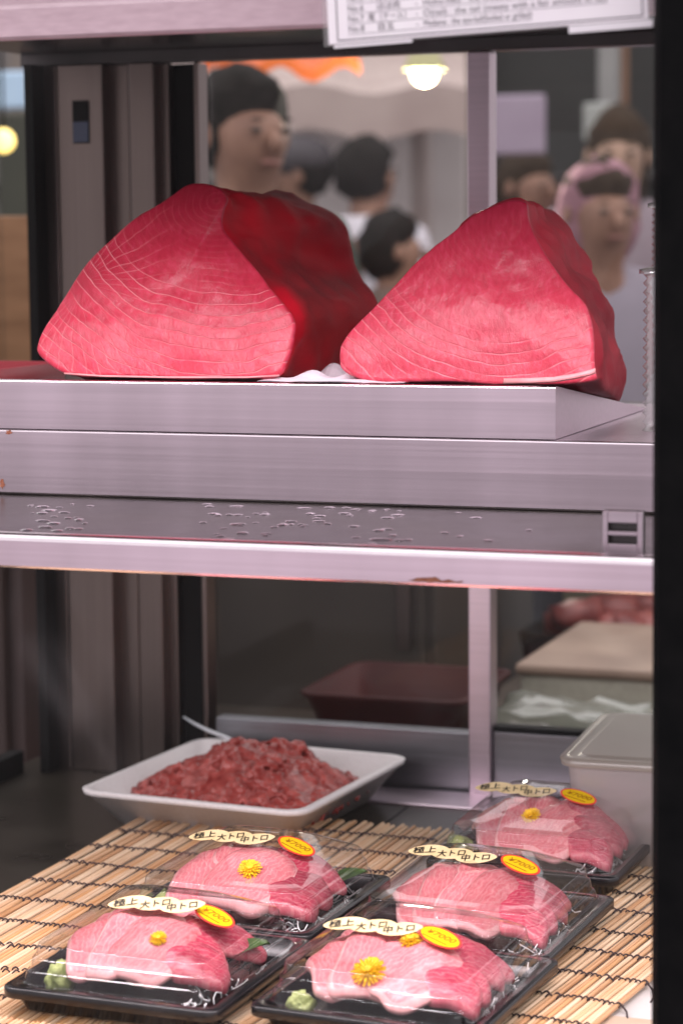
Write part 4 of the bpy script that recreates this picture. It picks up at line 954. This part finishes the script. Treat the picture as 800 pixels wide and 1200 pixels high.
# hanging lamp
lp = on_y(497, 84, 5.3)
hl = empty('hanging_lamp', lp, 'lit bulb lamp hanging above the street', 'lamp')
bm = bmesh.new(); bmesh.ops.create_icosphere(bm, subdivisions=3, radius=.032)
obj('bulb', bm, plain('bulb_glow', (1, .9, .5), .5, em=(1, .88, .45), ems=14.0), hl, True)
bm = bmesh.new(); n = 24
loft(bm, [[Vector((r*math.cos(2*math.pi*k/n), r*math.sin(2*math.pi*k/n), z)) for k in range(n)] for r, z in ((.050, .005), (.036, .04), (.02, .060), (.015, .10), (.012, .10), (.017, .060), (.034, .038), (.048, .004))], False, False); obj('lamp_shade', bm, noisy('lamp_shade', (.45, .42, .20), (.5, .48, .25), 9, .4), hl)
bm = bmesh.new(); tube(bm, [(0, 0, .10), (0, 0, .9)], .004); obj('cord', bm, M['gasket'], hl)
pl_ = bpy.data.lights.new('bulb_light', 'POINT'); pl_.energy = 15; pl_.color = (1, .93, .82); pl_.shadow_soft_size = .035; po = bpy.data.objects.new('bulb_light', pl_); COL.objects.link(po); po.location = lp+Vector((0, -.0, -.05))
l2 = on_y(4, 165, 5.0)
hl2 = empty('hanging_lamp', l2, 'small yellow lamp at the far left edge of the picture', 'lamp')
bm = bmesh.new(); bmesh.ops.create_icosphere(bm, subdivisions=3, radius=.028); obj('bulb', bm, plain('yellow_glow', (1, .8, .3), .5, em=(1, .72, .2), ems=2.5), hl2, True)
bm = bmesh.new(); tube(bm, [(0, 0, .02), (0, 0, .8)], .004); obj('cord', bm, M['gasket'], hl2)

# ------------------------------------------------------------------ people in the street
def skinned(name, verts, edges, radii, mat, parent, sub=2, root=0):
    me = bpy.data.meshes.new(name); me.from_pydata(verts, edges, []); o = bpy.data.objects.new(name, me); COL.objects.link(o)
    md = o.modifiers.new('skin', 'SKIN'); ss = o.modifiers.new('sub', 'SUBSURF'); ss.levels = sub; ss.render_levels = sub
    for i, r in enumerate(radii):
        sv = me.skin_vertices[0].data[i]; sv.radius = r if isinstance(r, tuple) else (r, r); sv.use_root = (i == root)
    dg = bpy.context.evaluated_depsgraph_get(); dg.update()
    m2 = bpy.data.meshes.new_from_object(o.evaluated_get(dg)); bpy.data.objects.remove(o); m2.name = name
    m2.materials.clear(); m2.materials.append(mat)
    for p in m2.polygons: p.use_smooth = True
    q = bpy.data.objects.new(name, m2); COL.objects.link(q); q.parent = parent; return q
def ellip(name, c, r, mat, parent, sub=3, f=None):
    bm = bmesh.new(); bmesh.ops.create_icosphere(bm, subdivisions=sub, radius=1)
    for v in bm.verts:
        p = v.co.copy(); v.co = Vector((p.x*r[0], p.y*r[1], p.z*r[2]))
        if f: v.co = f(p, v.co)
        v.co += Vector(c)
    return obj(name, bm, mat, parent, True)
SKIN = noisy('skin', (.20, .10, .07), (.36, .20, .14), 14, .6)
def person(px, y, face, label, shirt, trousers, hair, hairlen=0, arms=0.0, hat=None, scarf=None, strap=None, female=False, skin=None):
    """px: where the middle of the head is; face: direction looked at (radians, 0 = towards the case)"""
    h = on_y(*px, y); st = (h.z-FZ)/.935; s = st/1.70
    e = empty('person', (h.x, y, FZ), label, 'person', None, face)
    sk = skin or SKIN; wsh = .185*s if female else .205*s
    def V(x, yy, z): return (x*s, yy*s, z*s)
    a = arms
    v = [V(0, 0, .92), V(0, .0, 1.12), V(0, .01, 1.34), V(0, .01, 1.44), V(0, 0, 1.50), V(0, -.012, 1.555), V(0, -.018, 1.61), V(0, -.008, 1.66)]
    r = [(.15*s, .10*s), (.135*s, .09*s), (.15*s, .095*s), (.07*s, .06*s), (.052*s, .052*s), (.066*s, .074*s), (.078*s, .092*s), (.055*s, .066*s)]
    ed = [(i, i+1) for i in range(7)]
    for sd in (-1, 1):
        k = len(v)
        v += [(sd*wsh*.86, .01*s, 1.385*s), (sd*wsh*1.12, .0, 1.15*s), (sd*wsh*(1.15-.3*a), -(.06+.16*a)*s, (.93+.17*a)*s), (sd*wsh*(1.1-.5*a), -(.10+.28*a)*s, (.80+.37*a)*s)]
        r += [.058*s, .046*s, .036*s, (.026*s, .034*s)]; ed += [(2, k), (k, k+1), (k+1, k+2), (k+2, k+3)]
        k = len(v)
        v += [(sd*.085*s, .0, .86*s), (sd*.095*s, -.01*s, .50*s), (sd*.10*s, .02*s, .09*s), (sd*.105*s, -.10*s, .03*s)]
        r += [.085*s, .060*s, .042*s, (.03*s, .038*s)]; ed += [(0, k), (k, k+1), (k+1, k+2), (k+2, k+3)]
    skinned('body', v, ed, r, sk, e)
    # shirt and trousers follow the body a little outside it
    sv = [V(0, 0, .88), V(0, 0, 1.12), V(0, .01, 1.37), V(0, .008, 1.50)]; sr = [(.172*s, .122*s), (.152*s, .108*s), (.170*s, .115*s), (.078*s, .07*s)]; se = [(0, 1), (1, 2), (2, 3)]
    for sd in (-1, 1):
        k = len(sv); sv += [(sd*wsh*.86, .01*s, 1.415*s), (sd*wsh*1.12, 0, 1.15*s), (sd*wsh*1.14, -.03*s, 1.06*s)]; sr += [.072*s, .060*s, .056*s]; se += [(2, k), (k, k+1), (k+1, k+2)]
    skinned('shirt', sv, se, sr, shirt, e)
    tv = [V(0, 0, .93)]; tr = [(.165*s, .112*s)]; te = []
    for sd in (-1, 1):
        k = len(tv); tv += [(sd*.088*s, 0, .84*s), (sd*.097*s, -.01*s, .50*s), (sd*.10*s, .02*s, .10*s)]; tr += [.098*s, .075*s, .062*s]; te += [(0, k), (k, k+1), (k+1, k+2)]
    skinned('trousers', tv, te, tr, trousers, e)
    hc = Vector((0, -.006*s, 1.615*s))
    def hf(p, c):   # hair: open at the face, longer at the back
        if p.y < -.25 and p.z < .42: c = c*.78
        else: c = c*(1.07+.14*noise.noise(p*4.5+Vector((px[0], 0, 0)))+.10*noise.noise(p*11))
        return c
    ellip('hair', hc+Vector((0, .014*s, .018*s-hairlen*.04*s)), (.088*s, .100*s, (.098+hairlen*.05)*s), hair, e, 3, hf)
    ink = EYE
    for sd in (-1, 1):
        ellip('eye', hc+Vector((sd*.031*s, -.092*s, .0)), (.012*s, .006*s, .006*s), ink, e, 2)
        ellip('ear', hc+Vector((sd*.083*s, .004*s, -.008*s)), (.010*s, .018*s, .028*s), sk, e, 2)
        ellip('eyebrow', hc+Vector((sd*.031*s, -.094*s, .020*s)), (.015*s, .004*s, .003*s), hair, e, 2)
    ellip('nose', hc+Vector((0, -.104*s, -.022*s)), (.012*s, .018*s, .022*s), sk, e, 2)
    ellip('mouth', hc+Vector((0, -.090*s, -.058*s)), (.024*s, .008*s, .007*s), LIP, e, 2)
    for sd in (-1, 1):
        for q in range(4):
            bm = bmesh.new(); hx = sd*wsh*(1.1-.5*a); hy = -(.10+.28*a)*s; hz = (.80+.37*a)*s
            tube(bm, [(hx+(q-1.5)*.014*s*0, hy+(q-1.5)*.015*s, hz-.01*s), (hx, hy+(q-1.5)*.017*s-.006*s, hz-.055*s), (hx-sd*.008*s, hy+(q-1.5)*.017*s-.016*s, hz-(.088+.008*(q in (1, 2)))*s)], [.0095*s, .0085*s, .0065*s], 6); obj('finger', bm, sk, e, True)
    if hat:
        ellip('cap', hc+Vector((0, .004*s, .055*s)), (.104*s, .116*s, .075*s), hat, e, 3); ellip('cap_brim', hc+Vector((0, -.09*s, .035*s)), (.10*s, .10*s, .010*s), hat, e, 3)
    if scarf:
        def sf(p, c): return c*(.72 if (p.y < -.30 and -.85 < p.z < .62) else 1+.08*noise.noise(p*4))
        ellip('headscarf', hc+Vector((0, .012*s, .0)), (.098*s, .112*s, .130*s), scarf, e, 3, sf)
    if strap:
        bm = bmesh.new(); tube(bm, [(-.10*s, .115*s, 1.42*s), (.0, .135*s, 1.25*s), (.10*s, .135*s, 1.05*s), (.17*s, .11*s, .92*s)], .012*s, 6); obj('bag_strap', bm, strap, e)
    return e
LIP = plain('lips', (.24, .10, .08), .6); EYE = plain('eye_brown', (.07, .045, .035), .5)
HK = noisy('black_hair', (.010, .009, .008), (.028, .024, .022), 60, .8, spec=.08); HB = noisy('brown_hair', (.03, .02, .014), (.07, .05, .035), 60, .8, spec=.1)
TD = noisy('dark_trousers', (.02, .02, .026), (.05, .05, .06), 12, .8)
def cloth(n, c): return noisy(n, tuple(q*.8 for q in c), c, 7, .8)
person((286, 172), 4.4, R(52), 'tall dark haired man in a dark green jacket looking down at the case', cloth('green_jacket', (.045, .055, .04)), TD, HK, 0, .3)
person((350, 214), 7.9, R(-70), 'person in a wide dark cap standing behind the larger tuna block', cloth('brown_coat', (.10, .08, .07)), TD, HK, 0, .2, hat=cloth('grey_cap', (.085, .075, .085)))
person((430, 216), 7.4, R(160), 'person in a white shirt with a shoulder strap seen from behind', cloth('white_shirt', (.86, .82, .90)), TD, HK, 0, .3, strap=M['gasket'])
person((460, 302), 6.6, R(120), 'short dark haired person in front of the white shirt', cloth('brown_top', (.16, .11, .09)), TD, HK, .3, .1)
person((618, 228), 7.6, R(60), 'person in an orange brown top beside the mullion', cloth('orange_brown', (.30, .13, .06)), TD, HB, .2, .1)
person((724, 192), 7.0, R(14), 'woman with a brown bob looking towards the case', cloth('mauve_blouse', (.30, .24, .28)), TD, HB, 1.0, .2, female=True, skin=noisy('fair_skin', (.32, .20, .14), (.42, .27, .20), 12, .6))
person((703, 262), 5.2, R(35), 'person in a pink headscarf and grey blouse at the right', cloth('grey_blouse', (.34, .30, .36)), TD, HB, .2, .2, scarf=cloth('pink_scarf', (.34, .17, .21)), female=True)
